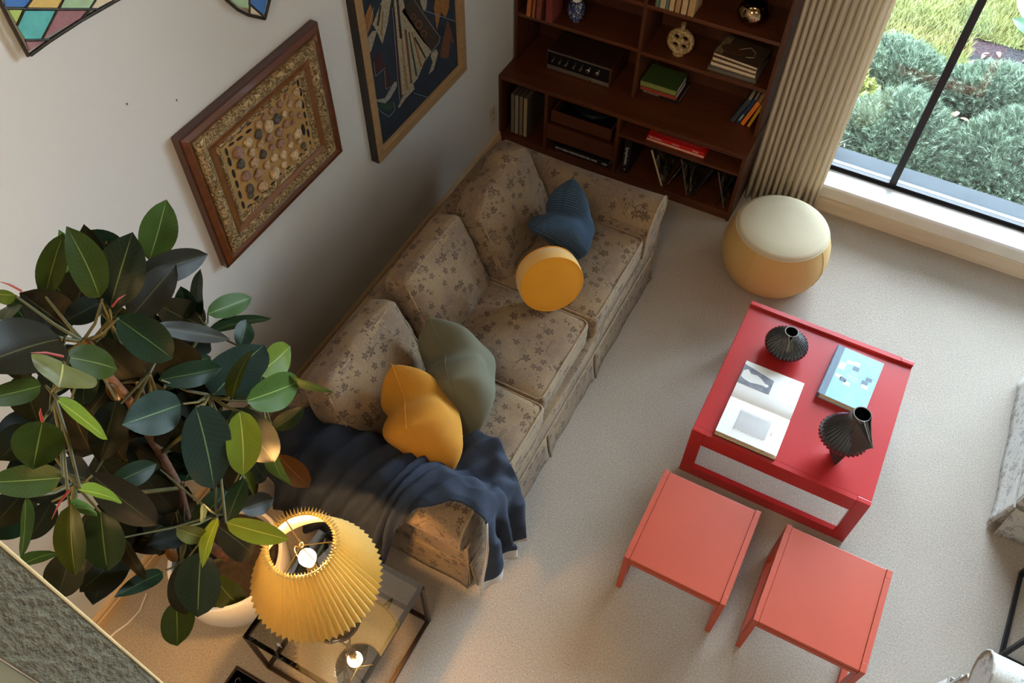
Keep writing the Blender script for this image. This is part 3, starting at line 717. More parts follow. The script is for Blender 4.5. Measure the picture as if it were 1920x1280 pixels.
def back_cushion(parent, cy, w, top, lean, cx, thick=.19, h=.46, rz=0., rx=0., fab='sofa_fabric', pip='piping_fabric', seed=0, wr=.006, nm='back_cushion', drop=0):
    M = Matrix.Translation((cx, cy, top)) @ Matrix.Rotation(rz, 4, 'Z') @ Matrix.Rotation(rx, 4, 'X') @ Matrix.Rotation(lean, 4, 'Y') @ Matrix.Translation((0, 0, -h/2))
    bm = softbox(thick, w, h, .045, (.045, .02, .012), 14, wr, seed)
    for v in bm.verts:      # sagging: wider and thicker at the foot
        t = (h/2-v.co.z)/h; v.co.x *= .80+.42*t; v.co.y *= .97+.05*t
        v.co.z -= drop*max(0, abs(v.co.y)/(w/2)-.55)*(1-t)
    o = bm_obj(bm, nm, fab, parent, M=M)
    for xx in (thick/2*.84, -thick/2*.84):
        pts = [(xx*(.80+.42*(h/2-p[1])/h), p[0]*(.97+.05*(h/2-p[1])/h), p[1]-drop*max(0, abs(p[0])/(w/2)-.55)*(1-(h/2-p[1])/h)) for p in rect_loop(w/2-.012, h/2-.012, .06)]
        bt = B().tube(pts, .0048, 6, closed=True); bt.bm.transform(M); bt.obj('piping', pip, o)
    return o
# tops sit at x .50-.64 in the room -> local .12-.26
back_cushion(ms, -1.545, .60, .885, -.30, .60-FX-.02, seed=3, wr=.012, thick=.20, h=.475, rz=.06, drop=.06)
back_cushion(ms, -2.135, .535, .88, -.30, .54-FX, seed=5, thick=.18, h=.47, wr=.005, rz=.02)
back_cushion(ms, -2.755, .58, .88, -.30, .55-FX, seed=8, thick=.18, h=.46, rz=.02, wr=.006, drop=.04)

a1 = sofa('pale floral armchair at the right edge with a pleated skirt', 'armchair', (4.43, -1.28, 0), PI, 1.0, -.50, .50, (-.47, .47), 'chair_fabric', 'chair_piping', arm_t=.25, name='armchair', seed=4)
back_cushion(a1, 0, .5, .88, -.30, .2, fab='chair_fabric', pip='chair_piping', seed=2)
a2 = sofa('pale floral armchair cut off by the bottom right corner', 'armchair', (4.27, -3.10, 0), PI, .96, -.47, .47, (-.44, .44), 'chair_fabric', 'chair_piping', arm_t=.22, name='armchair', seed=6)
back_cushion(a2, 0, .46, .88, -.30, .2, fab='chair_fabric', pip='chair_piping', seed=9)

# ------------------------------------------------------------------ scatter cushions
def pillow(name, label, A, C, Bc, Dc, T, mat, dent=0., dent_dir=None, seam=None, seed=0):
    """square pillow from its four corners A-C-B-D (in order round the edge); dent pushes the A-C edge inwards"""
    A, C, Bc, Dc = [np.array(q, float) for q in (A, C, Bc, Dc)]
    ctr = (A+C+Bc+Dc)/4; nrm = np.cross(Bc-A, C-Dc); nrm /= np.linalg.norm(nrm)
    N = 33; uvs = np.zeros((2*N, N, 2)); front = np.zeros((N, N, 3)); back = np.zeros((N, N, 3))
    rr = random.Random(seed); ph = [rr.uniform(0, 6) for _ in range(8)]
    for i in range(N):
        for j in range(N):
            u, v = i/(N-1), j/(N-1); a, b = 2*u-1, 2*v-1
            # edges bow inwards between the corners
            k = .075; uu = u - k*math.copysign(1, a)*abs(a)**1.5*(1-b*b)*.9/2*2*.5; vv = v - k*math.copysign(1, b)*abs(b)**1.5*(1-a*a)*.5*.9*2
            p = A*(1-uu)*(1-vv) + C*uu*(1-vv) + Bc*uu*vv + Dc*(1-uu)*vv
            edge = (1-abs(a)**4.5)*(1-abs(b)**4.5)
            th = T*max(0., edge)**.6
            if dent:
                g = math.exp(-((u-.46)/.17)**2)*math.exp(-(v/.42)**2)
                p = p + (Dc-A+Bc-C)/2*dent*g
            wv = .006*math.sin(9*v+ph[0]+4*u)*math.sin(7*u+ph[1]) + .004*math.sin(15*u+ph[2]+6*v)
            if dent: wv -= .02*math.exp(-((u-.46)/.10)**2)*math.exp(-((v-.12)/.35)**2) - .018*math.exp(-((u-.66)/.12)**2)*math.exp(-((v-.12)/.25)**2)
            wv *= edge**.5 if edge > 0 else 0
            front[i, j] = p + nrm*(th/2+wv); back[i, j] = p - nrm*(th/2+wv*.7)
            uvs[i, j] = (u*.45, v*.45); uvs[N+i, j] = (u*.45, v*.45)
    verts = np.concatenate([front.reshape(-1, 3), back.reshape(-1, 3)]); f = []
    for i in range(N-1):
        for j in range(N-1):
            q = (i*N+j, (i+1)*N+j, (i+1)*N+j+1, i*N+j+1); f.append(q); f.append(tuple(x+N*N for x in q[::-1]))
    root = thing(name, label, 'cushion', tuple(ctr))
    o = mesh_obj('cushion_cover', verts-ctr, f, mat, root, True)
    l = o.data.uv_layers.new(name='UVMap'); fl = uvs.reshape(-1, 2)
    for lp in o.data.loops: l.data[lp.index].uv = fl[lp.vertex_index]
    bm = bmesh.new(); bm.from_mesh(o.data); bmesh.ops.remove_doubles(bm, verts=bm.verts, dist=.0006); bmesh.ops.recalc_face_normals(bm, faces=bm.faces); bm.to_mesh(o.data); bm.free()
    # seam piping round the edge
    eg = [front[i, 0] for i in range(N)]+[front[N-1, j] for j in range(1, N)]+[front[i, N-1] for i in range(N-2, -1, -1)]+[front[0, j] for j in range(N-2, 0, -1)]
    B().tube([tuple(p-ctr) for p in eg], .0022, 5, closed=True).obj('seam', mat, root)
    return root
SZ = .49
pillow('blue_cushion', 'blue ribbed knit cushion, chopped in the middle, against the far back cushion', onZ(1075, 331, .90), onZ(996, 432, .80), onZ(1082, 488, SZ), (1.02, -1.36, SZ+.02), .25, 'blue_knit', .16, seed=2)
pillow('green_cushion', 'olive green linen cushion leaning on the mustard one', onZ(803, 592, .86), onZ(842, 712, .86), onZ(886, 825, SZ+.02), (.97, -2.34, SZ), .28, 'green_linen', .10, seed=5)
pillow('mustard_cushion', 'mustard yellow linen cushion nearest the blue throw', onZ(734, 681, .86), onZ(762, 802, .84), onZ(841, 902, SZ+.06), (.93, -2.66, SZ), .28, 'yellow_linen', .06, seed=9)
# round velvet cushion
rc0 = np.array(onZ(1030, 523, .645)); view = CAMP-rc0; view /= np.linalg.norm(view)
nr = view*math.cos(.68) + (CR*.42 - CU*.90)*math.sin(.68); nr /= np.linalg.norm(nr)
rp = thing('round_cushion', 'round golden yellow velvet cushion in front of the blue cushion', 'cushion', tuple(rc0))
zz = Vector(nr); xx = zz.cross(Vector((0, 0, 1))).normalized(); yy = zz.cross(xx); RM = frameM((0, 0, 0), xx, yy, zz)
R_, T_ = .158, .052
b = B().lathe([(.0, T_+.012), (.08, T_+.011), (.12, T_+.007), (R_-.004, T_-.003)], n=56, cap=False); b.bm.transform(RM); smooth_angle(b.obj('front_face', 'yellow_velvet', rp, uv='box'))
b = B().lathe([(R_-.004, T_-.003), (R_+.004, .02), (R_+.004, -.02), (R_-.004, -T_+.003)], n=56, cap=False); b.bm.transform(RM); smooth_angle(b.obj('border', 'yellow_velvet_side', rp, uv='box'))
b = B().lathe([(R_-.004, -T_+.003), (.12, -T_-.007), (0, -T_-.012)], n=56, cap=False); b.bm.transform(RM); smooth_angle(b.obj('back_face', 'yellow_velvet', rp, uv='box'))
for z in (T_-.002, -T_+.002):
    b = B().tube([((R_-.002)*math.cos(a), (R_-.002)*math.sin(a), z) for a in np.linspace(0, 2*PI, 56, endpoint=False)], .003, 6, closed=True); b.bm.transform(RM); b.obj('piping', 'yellow_velvet', rp)

# ------------------------------------------------------------------ throw over the near arm
def throw():
    th_ = thing('throw_blanket', 'navy wool throw with frayed pale edges draped over the near sofa arm', 'throw', (.95, -3.1, .55))
    O = np.array((.95, -3.1, .55))
    # arm cross-section path (y,z) from the seat outwards over the roll and down
    path = [(-2.78, .505), (-2.88, .51), (-2.955, .535), (-2.99, .585), (-3.035, .645), (-3.10, .668), (-3.17, .662), (-3.235, .62), (-3.275, .55), (-3.285, .46), (-3.285, .36), (-3.29, .25), (-3.30, .14), (-3.31, .05)]
    path = np.array(path); seg = np.r_[0, np.cumsum(np.linalg.norm(np.diff(path, axis=0), axis=1))]
    def at(t): return np.array([np.interp(t, seg, path[:, 0]), np.interp(t, seg, path[:, 1])])
    NS_, NT_ = 130, 80; P = np.zeros((NS_, NT_, 3)); UV = np.zeros((NS_, NT_, 2))
    XE = 1.375; x0 = .44; Ls = 1.42
    for i in range(NS_):
        s = i/(NS_-1)*Ls; x = x0+s
        fr_ = max(0., x-XE)
        # inner and outer limits along the path
        ti = np.interp(x, [.44, .60, .80, 1.0, 1.16, 1.30, 1.38, 1.9], [.33, .24, .17, .15, .02, .02, .06, .10])
        to = np.interp(x, [.44, .8, 1.02, 1.08, 1.16, 1.26, 1.38, 1.9], [1.02, 1.02, .98, .66, .50, .42, .40, .44])
        for j in range(NT_):
            u = j/(NT_-1); t = ti+(to-ti)*u; y, z = at(t)
            # folds fan out towards the lamp side
            fan = (u-.25)*1.3
            f = .5+.5*math.sin(x*26 + fan*7 + 1.4*math.sin(x*5+u*3)); g = .5+.5*math.sin(x*47-fan*9+.7)
            amp = .034+.020*u if x < 1.1 else .026
            lift = amp*(1-abs(2*f-1))**.8*.9 + .010*g + .008
            # long diagonal ridge that runs towards the front of the arm
            k = math.exp(-((u-.72+.3*(x-.9))/.10)**2); lift += .018*k*(x > .6)
            dy = np.interp(t, [0, .2, .36, .48, .62, .8, 1.1], [.15, .25, .55, 0, -.75, -1, -1]); dz = np.interp(t, [0, .2, .36, .48, .62, .8, 1.1], [1, .9, .8, 1, .65, .05, 0])
            px_, py_, pz_ = x, y+dy*lift, z+dz*lift
            if fr_ > 0:
                rad = .05; ang = min(fr_/rad, PI/2); ex = max(0, fr_-rad*PI/2)
                px_ = XE+rad*math.sin(ang)+.16*ex+.022*math.sin(u*15+ex*6)*(ex > 0)*min(1, ex*8)
                pz_ = z+dz*lift-rad*(1-math.cos(ang))-ex
                py_ = y+dy*lift - .20*ex*(.2+u) + .012*math.sin(ex*17+u*4)
                if z < .55 and u < .5: pz_ = pz_
            P[i, j] = (px_, py_, max(pz_, .03)); UV[i, j] = (s, t)
    # bunched lump on the seat corner
    for i in range(NS_):
        x = x0+i/(NS_-1)*Ls
        for j in range(NT_):
            u = j/(NT_-1)
            g = math.exp(-((x-1.24)/.14)**2)*math.exp(-((u-.05)/.28)**2)
            P[i, j, 2] += .085*g; P[i, j, 1] += .05*g
    o = grid_obj('cloth', P-O, ['wool_back', 'navy_wool', 'wool_back'], th_, uvs=UV)
    for p in o.data.polygons:
        i_, j_ = divmod(p.vertices[0], NT_)
        if i_ > NS_-6 or (i_ > 60 and j_ > NT_-4 and i_ > 92): p.material_index = 1
    md = o.modifiers.new('thickness', 'SOLIDIFY'); md.thickness = .006; md.offset = -1; md.material_offset = 1; md.material_offset_rim = 1
    # frayed fringe along the free edges
    v = []; f = []
    def strand(p, d):
        k = len(v); q = p+d; w = np.array((d[1], -d[0], .3)); w = w/np.linalg.norm(w)*.0012
        v.extend([p-w, p+w, q]); f.append((k, k+1, k+2))
    def edge(pts, ins):
        for a, b_, c_ in zip(pts, pts[1:], ins):
            for q in range(6):
                p = a+(b_-a)*random.random(); d = (a-c_); d = d/np.linalg.norm(d)*random.uniform(.010, .022)+RNG.normal(0, .004, 3); strand(p-O, d)
    edge(P[0], P[1]); edge(P[-1], P[-2]); edge(P[:, -1], P[:, -2]); edge(P[:60, 0], P[:60, 1])
    mesh_obj('fringe', v, f, 'wool_back', th_, kind='stuff')
throw()

# ------------------------------------------------------------------ red nest of tables
ct = thing('coffee_table', 'low red lacquered coffee table with looped sled sides', 'table', (2.407, -1.717, 0))
cx0, cx1, cy0, cy1 = 1.99-2.407, 2.825-2.407, -2.157+1.717, -1.285+1.717
def loop(bb, x0, x1, y0, y1, wl, zt, zb, H):
    bb.box((x0, y0, 0), (x0+wl, y1, H), .003); bb.box((x1-wl, y0, 0), (x1, y1, H), .003)
    bb.box((x0+wl, y0, H-zt), (x1-wl, y1, H), .0); bb.box((x0+wl, y0, 0), (x1-wl, y1, zb), .0); return bb
loop(B(), cx0, cx1, cy0, cy0+.026, .062, .098, .07, .384).obj('front_loop', 'red_table', ct)
loop(B(), cx0, cx1, cy1-.026, cy1, .062, .098, .07, .400).obj('back_loop', 'red_table', ct)
B().box((cx0+.001, cy0+.026, .345), (cx1-.001, cy1-.026, .383), .003).obj('tabletop', 'red_table', ct)
def stool(label, x0, x1):
    s = thing('stool', label, 'stool', ((x0+x1)/2, -2.624, 0), 0, 'red nesting stools')
    h = (x1-x0)/2; y0, y1 = -.240, .238
    for sx in (-1, 1):
        a, b_ = sorted((sx*h, sx*(h-.024)))
        p = B(); p.box((a, y0, 0), (b_, y0+.042, .343), .002); p.box((a, y1-.042, 0), (b_, y1, .343), .002); p.box((a, y0+.042, .28), (b_, y1-.042, .343)); p.box((a, y0+.042, 0), (b_, y1-.042, .04))
        p.obj('side_loop', 'red_lacquer', s)
    B().box((-h+.025, y0+.003, .318), (h-.025, y1-.003, .339), .002).obj('seat', 'red_lacquer', s)
    B().box((-h+.025, y0+.001, .29), (h-.025, y0+.013, .317), .001).obj('apron', 'red_lacquer', s)
    return s
stool('red lacquered stool on the left, nearer the sofa', 1.955, 2.411)
stool('red lacquered stool on the right, in front of the table corner', 2.529, 2.991)

TT = .3845
# open book
ob = thing('open_book', 'open art book lying face up on the red coffee table', 'book', (2.235, -1.902, TT))
def page(sgn, w, y0, y1, h0, nm):
    n_ = 14; P = np.zeros((n_, 2, 3))
    for i in range(n_):
        u = i/(n_-1); z = h0 - .012*math.exp(-u/.10) + .004*math.sin(PI*u)
        for k in range(2): P[i, k] = (-w/2+w*k, y0+(y1-y0)*u, z)
    uvs = np.stack(np.meshgrid([0, 1], np.linspace(0, 1, n_)), -1)
    o = grid_obj(nm, P, 'paper', ob, uvs=uvs); return o
B().box((-.147, -.236, .0), (.147, .234, .003), .001).obj('cover', 'black_cloth', ob)
B().box((-.145, -.232, .003), (.145, -.002, .016)).obj('page_block', 'page_edge', ob); B().box((-.145, .002, .003), (.145, .230, .009)).obj('page_block', 'paper', ob)
page(1, .291, .0, -.225, .026, 'page'); page(1, .291, .0, .231, .020, 'page')
tx = B()
for i in range(24):
    x = -.075+i*.0063
    tx.box((x, -.178+.004*((i*7) % 3), .0255), (x+.0014, -.062, .0325))
tx.box((.088, -.135, .0255), (.091, -.118, .0325)); tx.obj('printed_text', plain('print_grey', (.28, .28, .30), .8), ob)
# reproduction printed on the upper page: a reclining pale shape on grey
B().prism([(-.145, .085), (.012, .085), (.012, .170), (-.145, .205)], 2, .0200, .0246).obj('printed_plate', plain('plate_grey', (.20, .21, .25), .7, var=.3, scale=30), ob)
B().prism([(-.140, .165), (-.12, .18), (-.10, .160), (-.07, .165), (-.04, .150), (-.022, .135), (-.006, .135), (-.002, .125), (-.012, .116), (-.03, .120), (-.06, .115), (-.09, .108), (-.12, .115), (-.14, .125)], 2, .0246, .0249).obj('printed_figure', 'paper', ob)
# The Family of Man
fb = thing('closed_book', 'blue hardback lettered The Family of Man on the coffee table', 'book', (2.573, -1.542, TT), -.045)
cb_ = cmat('sky_cover', (.22, .46, .60), .35)
B().box((-.108, -.165, .0), (.112, .165, .003), .001).obj('cover', cb_, fb, label='back board'); B().box((-.108, -.165, .031), (.112, .165, .034), .001).obj('cover', cb_, fb, label='sky blue front board')
B().box((-.118, -.165, 0), (-.106, .165, .034), .004).obj('spine', cmat('slate_spine', (.08, .12, .17)), fb, label='dark slate spine'); B().box((-.104, -.161, .003), (.108, .161, .031)).obj('pages', 'page_edge', fb)
B().box((-.106, -.165, .034), (-.082, .165, .0348), .0003).obj('hinge_band', 'slate_spine', fb)
for x, y, c in ((-.035, .085, 'paper'), (-.003, .092, 'paper'), (.002, .062, 'slate_spine'), (-.062, .06, 'ivory_plastic'), (-.063, .035, 'paper'), (-.06, -.02, 'ivory_plastic'), (-.035, -.03, 'slate_spine'), (-.012, -.045, 'paper'), (.075, .03, 'slate_spine'), (.062, .002, 'slate_spine'), (.068, -.022, 'paper')):
    B().box((x-.015, y-.012, .0341), (x+.015, y+.012, .0346)).obj('cover_square', c, fb)
for i, w in enumerate(('The', 'Family', 'of Man')): text_mesh(w, .022, 'paper', fb, frameM((.0, .028-.021*i, .0345), (1, 0, 0), (0, 1, 0)), extrude=.0002)
# ribbed vases
def ribbed(name, label, loc, prof, nr, rz, folds, mouth, beak=0):
    """prof: (r,z) rings; surface fluted with nr ribs; a slit is cut down one side of the neck"""
    v_ = thing(name, label, 'vase', loc, rz)
    n_ = nr*6; K = len(prof); P = np.zeros((K, n_, 3))
    for i, (r, z, rib, sx, twist, dx, dy) in enumerate(prof):
        for k in range(n_):
            a = 2*PI*k/n_
            rr_ = r*(1 + rib*(abs(math.sin(PI*(k % 6)/6))-.6))
            aa = a+twist
            bx = beak*max(0, math.cos(a))**24*(i/(K-1))**3 if beak else 0
            P[i, k] = (dx+rr_*math.cos(aa)*sx+bx, dy+rr_*math.sin(aa), z)
    o = grid_obj('body', P, 'black_glaze', v_, closed=True, smooth=True)
    return v_
p1 = []
for r, z in ((.030, 0), (.045, .003), (.072, .018), (.095, .042), (.102, .062), (.096, .082), (.074, .102), (.05, .12), (.033, .134), (.026, .146), (.028, .158), (.0265, .158), (.022, .14), (.02, .11)):
    p1.append((r, z, .13 if .015 < z < .135 and r > .04 else 0, 1, 0, 0, 0))
vz = ribbed('ribbed_vase', 'squat black ribbed ceramic vase with a slit neck at the far end of the table', (2.232, -1.515, TT), p1, 34, 0, None, None)
# pale rimmed slit that opens the neck towards the camera
def slit(parent, pts, w):
    B().tube(pts, .0022, 6, closed=True).obj('rim', plain('rim_brown', (.25, .2, .15), .3), parent)
def vslit(parent, c, top, depth, rad, ang, w=.016):
    pts = [(c[0]+rad*math.cos(a+ang), c[1]+rad*math.sin(a+ang), top) for a in np.linspace(.35, 2*PI-.35, 20)]
    ex, ey = math.cos(ang), math.sin(ang)
    pts += [(c[0]+ex*(rad+depth*.5), c[1]+ey*(rad+depth*.5), top-depth*.55), (c[0]+ex*(rad+depth), c[1]+ey*(rad+depth), top-depth), (c[0]+ex*(rad+depth*.5)+ey*.004, c[1]+ey*(rad+depth*.5)-ex*.004, top-depth*.55)]
    B().tube(pts, .0026, 6, closed=True).obj('rim', plain('rim_brown', (.22, .19, .16), .3), parent)
    # black face painting the shade inside the mouth and slit
    b_ = B(); bm = b_.bm; vs = [bm.verts.new((p[0], p[1], p[2]-.0015)) for p in pts]; bm.faces.new(vs)
    b_.obj('mouth_shade', plain('void_black', (.001, .001, .001), 1., Specular_IOR_Level=0.), parent)
vslit(vz, (0, 0), .160, .058, .031, math.radians(-78))
# tall vase: pointed foot, pleated fan shoulder, beaked neck
tv = thing('fan_vase', 'tall black vase with a pleated fan shoulder, pointed foot and beaked mouth', 'vase', (2.60, -1.965, TT), math.radians(0))
ft = B()
base = [(.030, -.066), (-.020, -.004), (.05, .012)]; top_ = [(.055, -.075), (-.088, -.01), (.085, .045)]
bm = ft.bm
lo = [bm.verts.new((x, y, 0)) for x, y in ((.032, -.068), (.0, .0), (.045, -.01))]; hi = [bm.verts.new((x, y, .12)) for x, y in ((.05, -.07), (-.085, .0), (.075, .05))]
bm.faces.new(lo[::-1]); bm.faces.new(hi)
for i in range(3): bm.faces.new((lo[i], lo[(i+1) % 3], hi[(i+1) % 3], hi[i]))
ft.obj('foot', 'black_glaze', tv)
nrb = 34; n_ = nrb*4; prof = [(.02, .10, 0, 0), (.088, .118, .05, 0), (.108, .140, .05, .008), (.101, .170, .05, .012), (.080, .205, .045, .016), (.059, .242, .04, .020), (.045, .280, .03, .024), (.038, .312, .02, .028), (.036, .328, 0, .028), (.033, .328, 0, .028), (.028, .29, 0, .028)]
P = np.zeros((len(prof), n_, 3))
for i, (r, z, rib, dx) in enumerate(prof):
    for k in range(n_):
        a = 2*PI*k/n_; rr_ = r*(1+rib*math.cos((k % 4)/4*2*PI)); P[i, k] = (dx+rr_*math.cos(a), .005+rr_*math.sin(a)+.02*(z-.1), z)
grid_obj('fluted_body', P, 'black_glaze', tv, closed=True)
fc = B(); bm = fc.bm       # smooth triangular facet with the beak
vv = [bm.verts.new(q) for q in ((.050, -.014, .322), (.018, -.032, .314), (.028, -.092, .124), (.118, -.080, .252), (.060, .012, .318), (.082, -.03, .19), (.040, -.05, .10))]
for q in ((1, 2, 3), (0, 1, 3), (0, 3, 4), (4, 3, 5), (2, 5, 3), (2, 6, 5)): bm.faces.new([vv[k] for k in q])
fc.obj('beak', 'black_glaze', tv)
rim = [(.028+.037*math.cos(a), .010+.037*math.sin(a), .3295) for a in np.linspace(.1, 2*PI-1.2, 18)]
rim += [(.052, -.036, .322), (.090, -.064, .282), (.120, -.082, .254), (.095, -.042, .280), (.073, -.004, .312)]
B().tube(rim, .0026, 6, closed=True).obj('rim', 'rim_brown', tv)
b_ = B(); vs = [b_.bm.verts.new((p[0], p[1], p[2]-.0012)) for p in rim]; b_.bm.faces.new(vs); b_.obj('mouth_shade', 'void_black', tv)  # black sheet standing in for the shade within the neck

# ------------------------------------------------------------------ pictures and stained glass on the left wall
def xpoly(parent, name, pts, x0, x1, mat, label=None):
    """pts in image measurements -> flat piece on the wall between x0 and x1"""
    c = [onX(px, py, x1) for px, py in pts]; off = parent.location if parent else Vector((0, 0, 0))
    o = B().prism([(p[1]-off[1], p[2]-off[2]) for p in c], 0, x0-off[0], x1-off[0]).obj(name, mat, parent)
    if label: o['label'] = label
    return o
def moulding(parent, name, y0, y1, z0, z1, prof, mat, loc):
    """mitred frame: prof = list of (inset, x)"""
    b_ = B(); rings = []
    for d, x in prof:
        rings.append([b_.bm.verts.new((x-loc[0], y-loc[1], z-loc[2])) for y, z in ((y0+d, z0+d), (y1-d, z0+d), (y1-d, z1-d), (y0+d, z1-d))])
    for R1, R2 in zip(rings, rings[1:]):
        for k in range(4): b_.bm.faces.new((R1[k], R1[(k+1) % 4], R2[(k+1) % 4], R2[k]))
    return b_.obj(name, mat, parent)
L1 = (0.0, -2.40, 1.46); f1 = thing('framed_stone_picture', 'wooden and gilt frame with rows of pebbles mounted on tan board', 'picture', L1)
Y0, Y1, Z0, Z1 = -2.822, -1.984, 1.128, 1.806
moulding(f1, 'outer_frame', Y0, Y1, Z0, Z1, [(0, .002), (0, .036), (.006, .042)], 'frame_dark', L1)
moulding(f1, 'outer_frame', Y0, Y1, Z0, Z1, [(.006, .042), (.03, .046), (.052, .036)], 'frame_wood', L1)
moulding(f1, 'gold_ornament', Y0, Y1, Z0, Z1, [(.052, .036), (.056, .05), (.074, .060), (.095, .055), (.106, .042)], 'gold_relief', L1)
moulding(f1, 'inner_frame', Y0, Y1, Z0, Z1, [(.106, .042), (.112, .044), (.135, .038), (.142, .038)], 'frame_inner', L1)
moulding(f1, 'gold_beading', Y0, Y1, Z0, Z1, [(.142, .038), (.146, .044), (.158, .040), (.168, .030)], 'gold_relief', L1)
B().box((.004, Y0+.16-L1[1], Z0+.16-L1[2]), (.030, Y1-.16-L1[1], Z1-.16-L1[2])).obj('mount', 'mount_board', f1)
k1 = lambda x, y: (330+x/2.6667, 30+y/2.6667)
ST = [(600,378,17,0),(553,402,12,1),(519,440,14,1),(569,440,14,0),(611,440,18,0),(479,474,14,1),(538,491,13,3),(577,490,13,1),(620,497,14,1),(441,505,14,1),(504,513,19,2),(461,548,23,3),(411,543,16,0),(551,540,16,1),(585,535,10,1),(514,580,17,1),(604,587,21,3),(413,590,18,2),(466,608,16,1),(357,630,19,3),(565,600,10,1),(617,626,12,0),(637,647,13,2),(572,643,14,3),(522,636,18,1),(422,640,16,0),(480,655,14,1),(309,682,24,1),(376,684,17,0),(436,690,17,2),(535,694,17,3),(590,692,22,3),(490,709,17,3),(325,740,18,2),(390,731,20,0),(452,745,15,0),(538,743,14,3),(350,799,22,1),(410,790,20,1),(491,787,24,3),(370,862,18,2),(374,895,14,2),(432,850,22,0)]
for i, (x, y, r, mt) in enumerate(ST):
    p = onX(*k1(x, y), .034); rr_ = r/2.6667/FPX*3.2*1.5
    b_ = B(); bmesh.ops.create_icosphere(b_.bm, subdivisions=2, radius=1)
    s_ = random.Random(i)
    for v in b_.bm.verts:
        v.co *= 1+s_.uniform(-.16, .16); v.co.x *= rr_*.6; v.co.y *= rr_*.95; v.co.z *= rr_*1.1
    b_.bm.transform(Matrix.Rotation(s_.uniform(-.6, .6), 4, 'X'))
    o = b_.obj('stone', ['stone_tan', 'stone_pink', 'stone_dark', 'stone_light'][mt], f1); o.location = (.036-L1[0], p[1]-L1[1], p[2]-L1[2])
SL = [(271,618,14),(315,577,15),(362,538,15),(409,492,15),(457,450,15),(504,409,13),(545,371,18),(586,337,13),(610,335,14),(623,380,16),(634,443,17),(644,495,14),(653,537,10),(661,585,18),(671,634,9),(637,568,24),(277,640,13),(318,611,15),(363,575,14),(253,680,15),(268,728,18),(289,788,17),(305,840,16),(320,893,17),(336,945,16),(368,948,12),(402,910,14),(440,876,12),(485,835,12),(523,790,8),(562,758,12),(625,693,10),(648,668,8)]
import itertools
slm = None
for i, (x, y, r) in enumerate(SL):
    p = onX(*k1(x, y), .0305); L_ = r/2.6667/FPX*3.2*1.7
    vert = i in (8, 9, 10, 11, 12, 13, 14, 15, 19, 20, 21, 22, 23, 24)
    if slm is None:
        b_ = B(); b_.prism([(math.cos(a)*.36 if True else 0, math.sin(a)) for a in np.linspace(0, 2*PI, 12, endpoint=False)], 0, 0, .0016); tmp = b_.obj('slit', 'slit_dark', f1); slm = tmp.data; o = tmp
    else:
        o = bpy.data.objects.new('slit', slm); COL.objects.link(o); o.parent = f1
    o.location = (.030, p[1]-L1[1], p[2]-L1[2]); o.scale = (1, L_, L_); o.rotation_euler = ((0 if vert else PI/2-.15), 0, 0)
# embroidery
L2 = (0.0, -1.25, 1.6); f2 = thing('framed_embroidery', 'large framed embroidery of a robed figure with birds on dark blue cloth', 'picture', L2)
y0, y1, z0, z1 = -1.742, -.842, .868, 2.25
moulding(f2, 'frame_side', y0, y1, z0, z1, [(.001, .0), (0, .048)], plain('frame_black', (.015, .011, .009), .4), L2)
moulding(f2, 'frame_face', y0, y1, z0, z1, [(0, .048), (.003, .052), (.05, .050), (.056, .040), (.060, .028)], wood('oak_frame', (.34, .20, .09), (.46, .29, .14), 1, .3, coat=.3), L2)
B().box((.004, y0+.05-L2[1], z0+.05-L2[2]), (.028, y1-.05-L2[1], z1-.05-L2[2])).obj('backing_cloth', plain('navy_cloth', (.009, .017, .032), .85, var=.35, scale=14, bump=.4, bscale=400), f2)
k2 = lambda pts: [(640+x/4.13, y/4.13) for x, y in pts]
cloths = dict(emb_cream=(0.310, 0.260, 0.174), emb_orange=(0.260, 0.105, 0.019), emb_brown=(0.034, 0.019, 0.010), emb_rust=(0.124, 0.043, 0.019), emb_green=(0.019, 0.053, 0.028), emb_white=(0.260, 0.260, 0.236), emb_red=(0.046, 0.007, 0.007), emb_ochre=(0.260, 0.149, 0.043))
for nm, c in cloths.items(): plain(nm, c, .9, var=.35, scale=90, bump=.9, bscale=260)
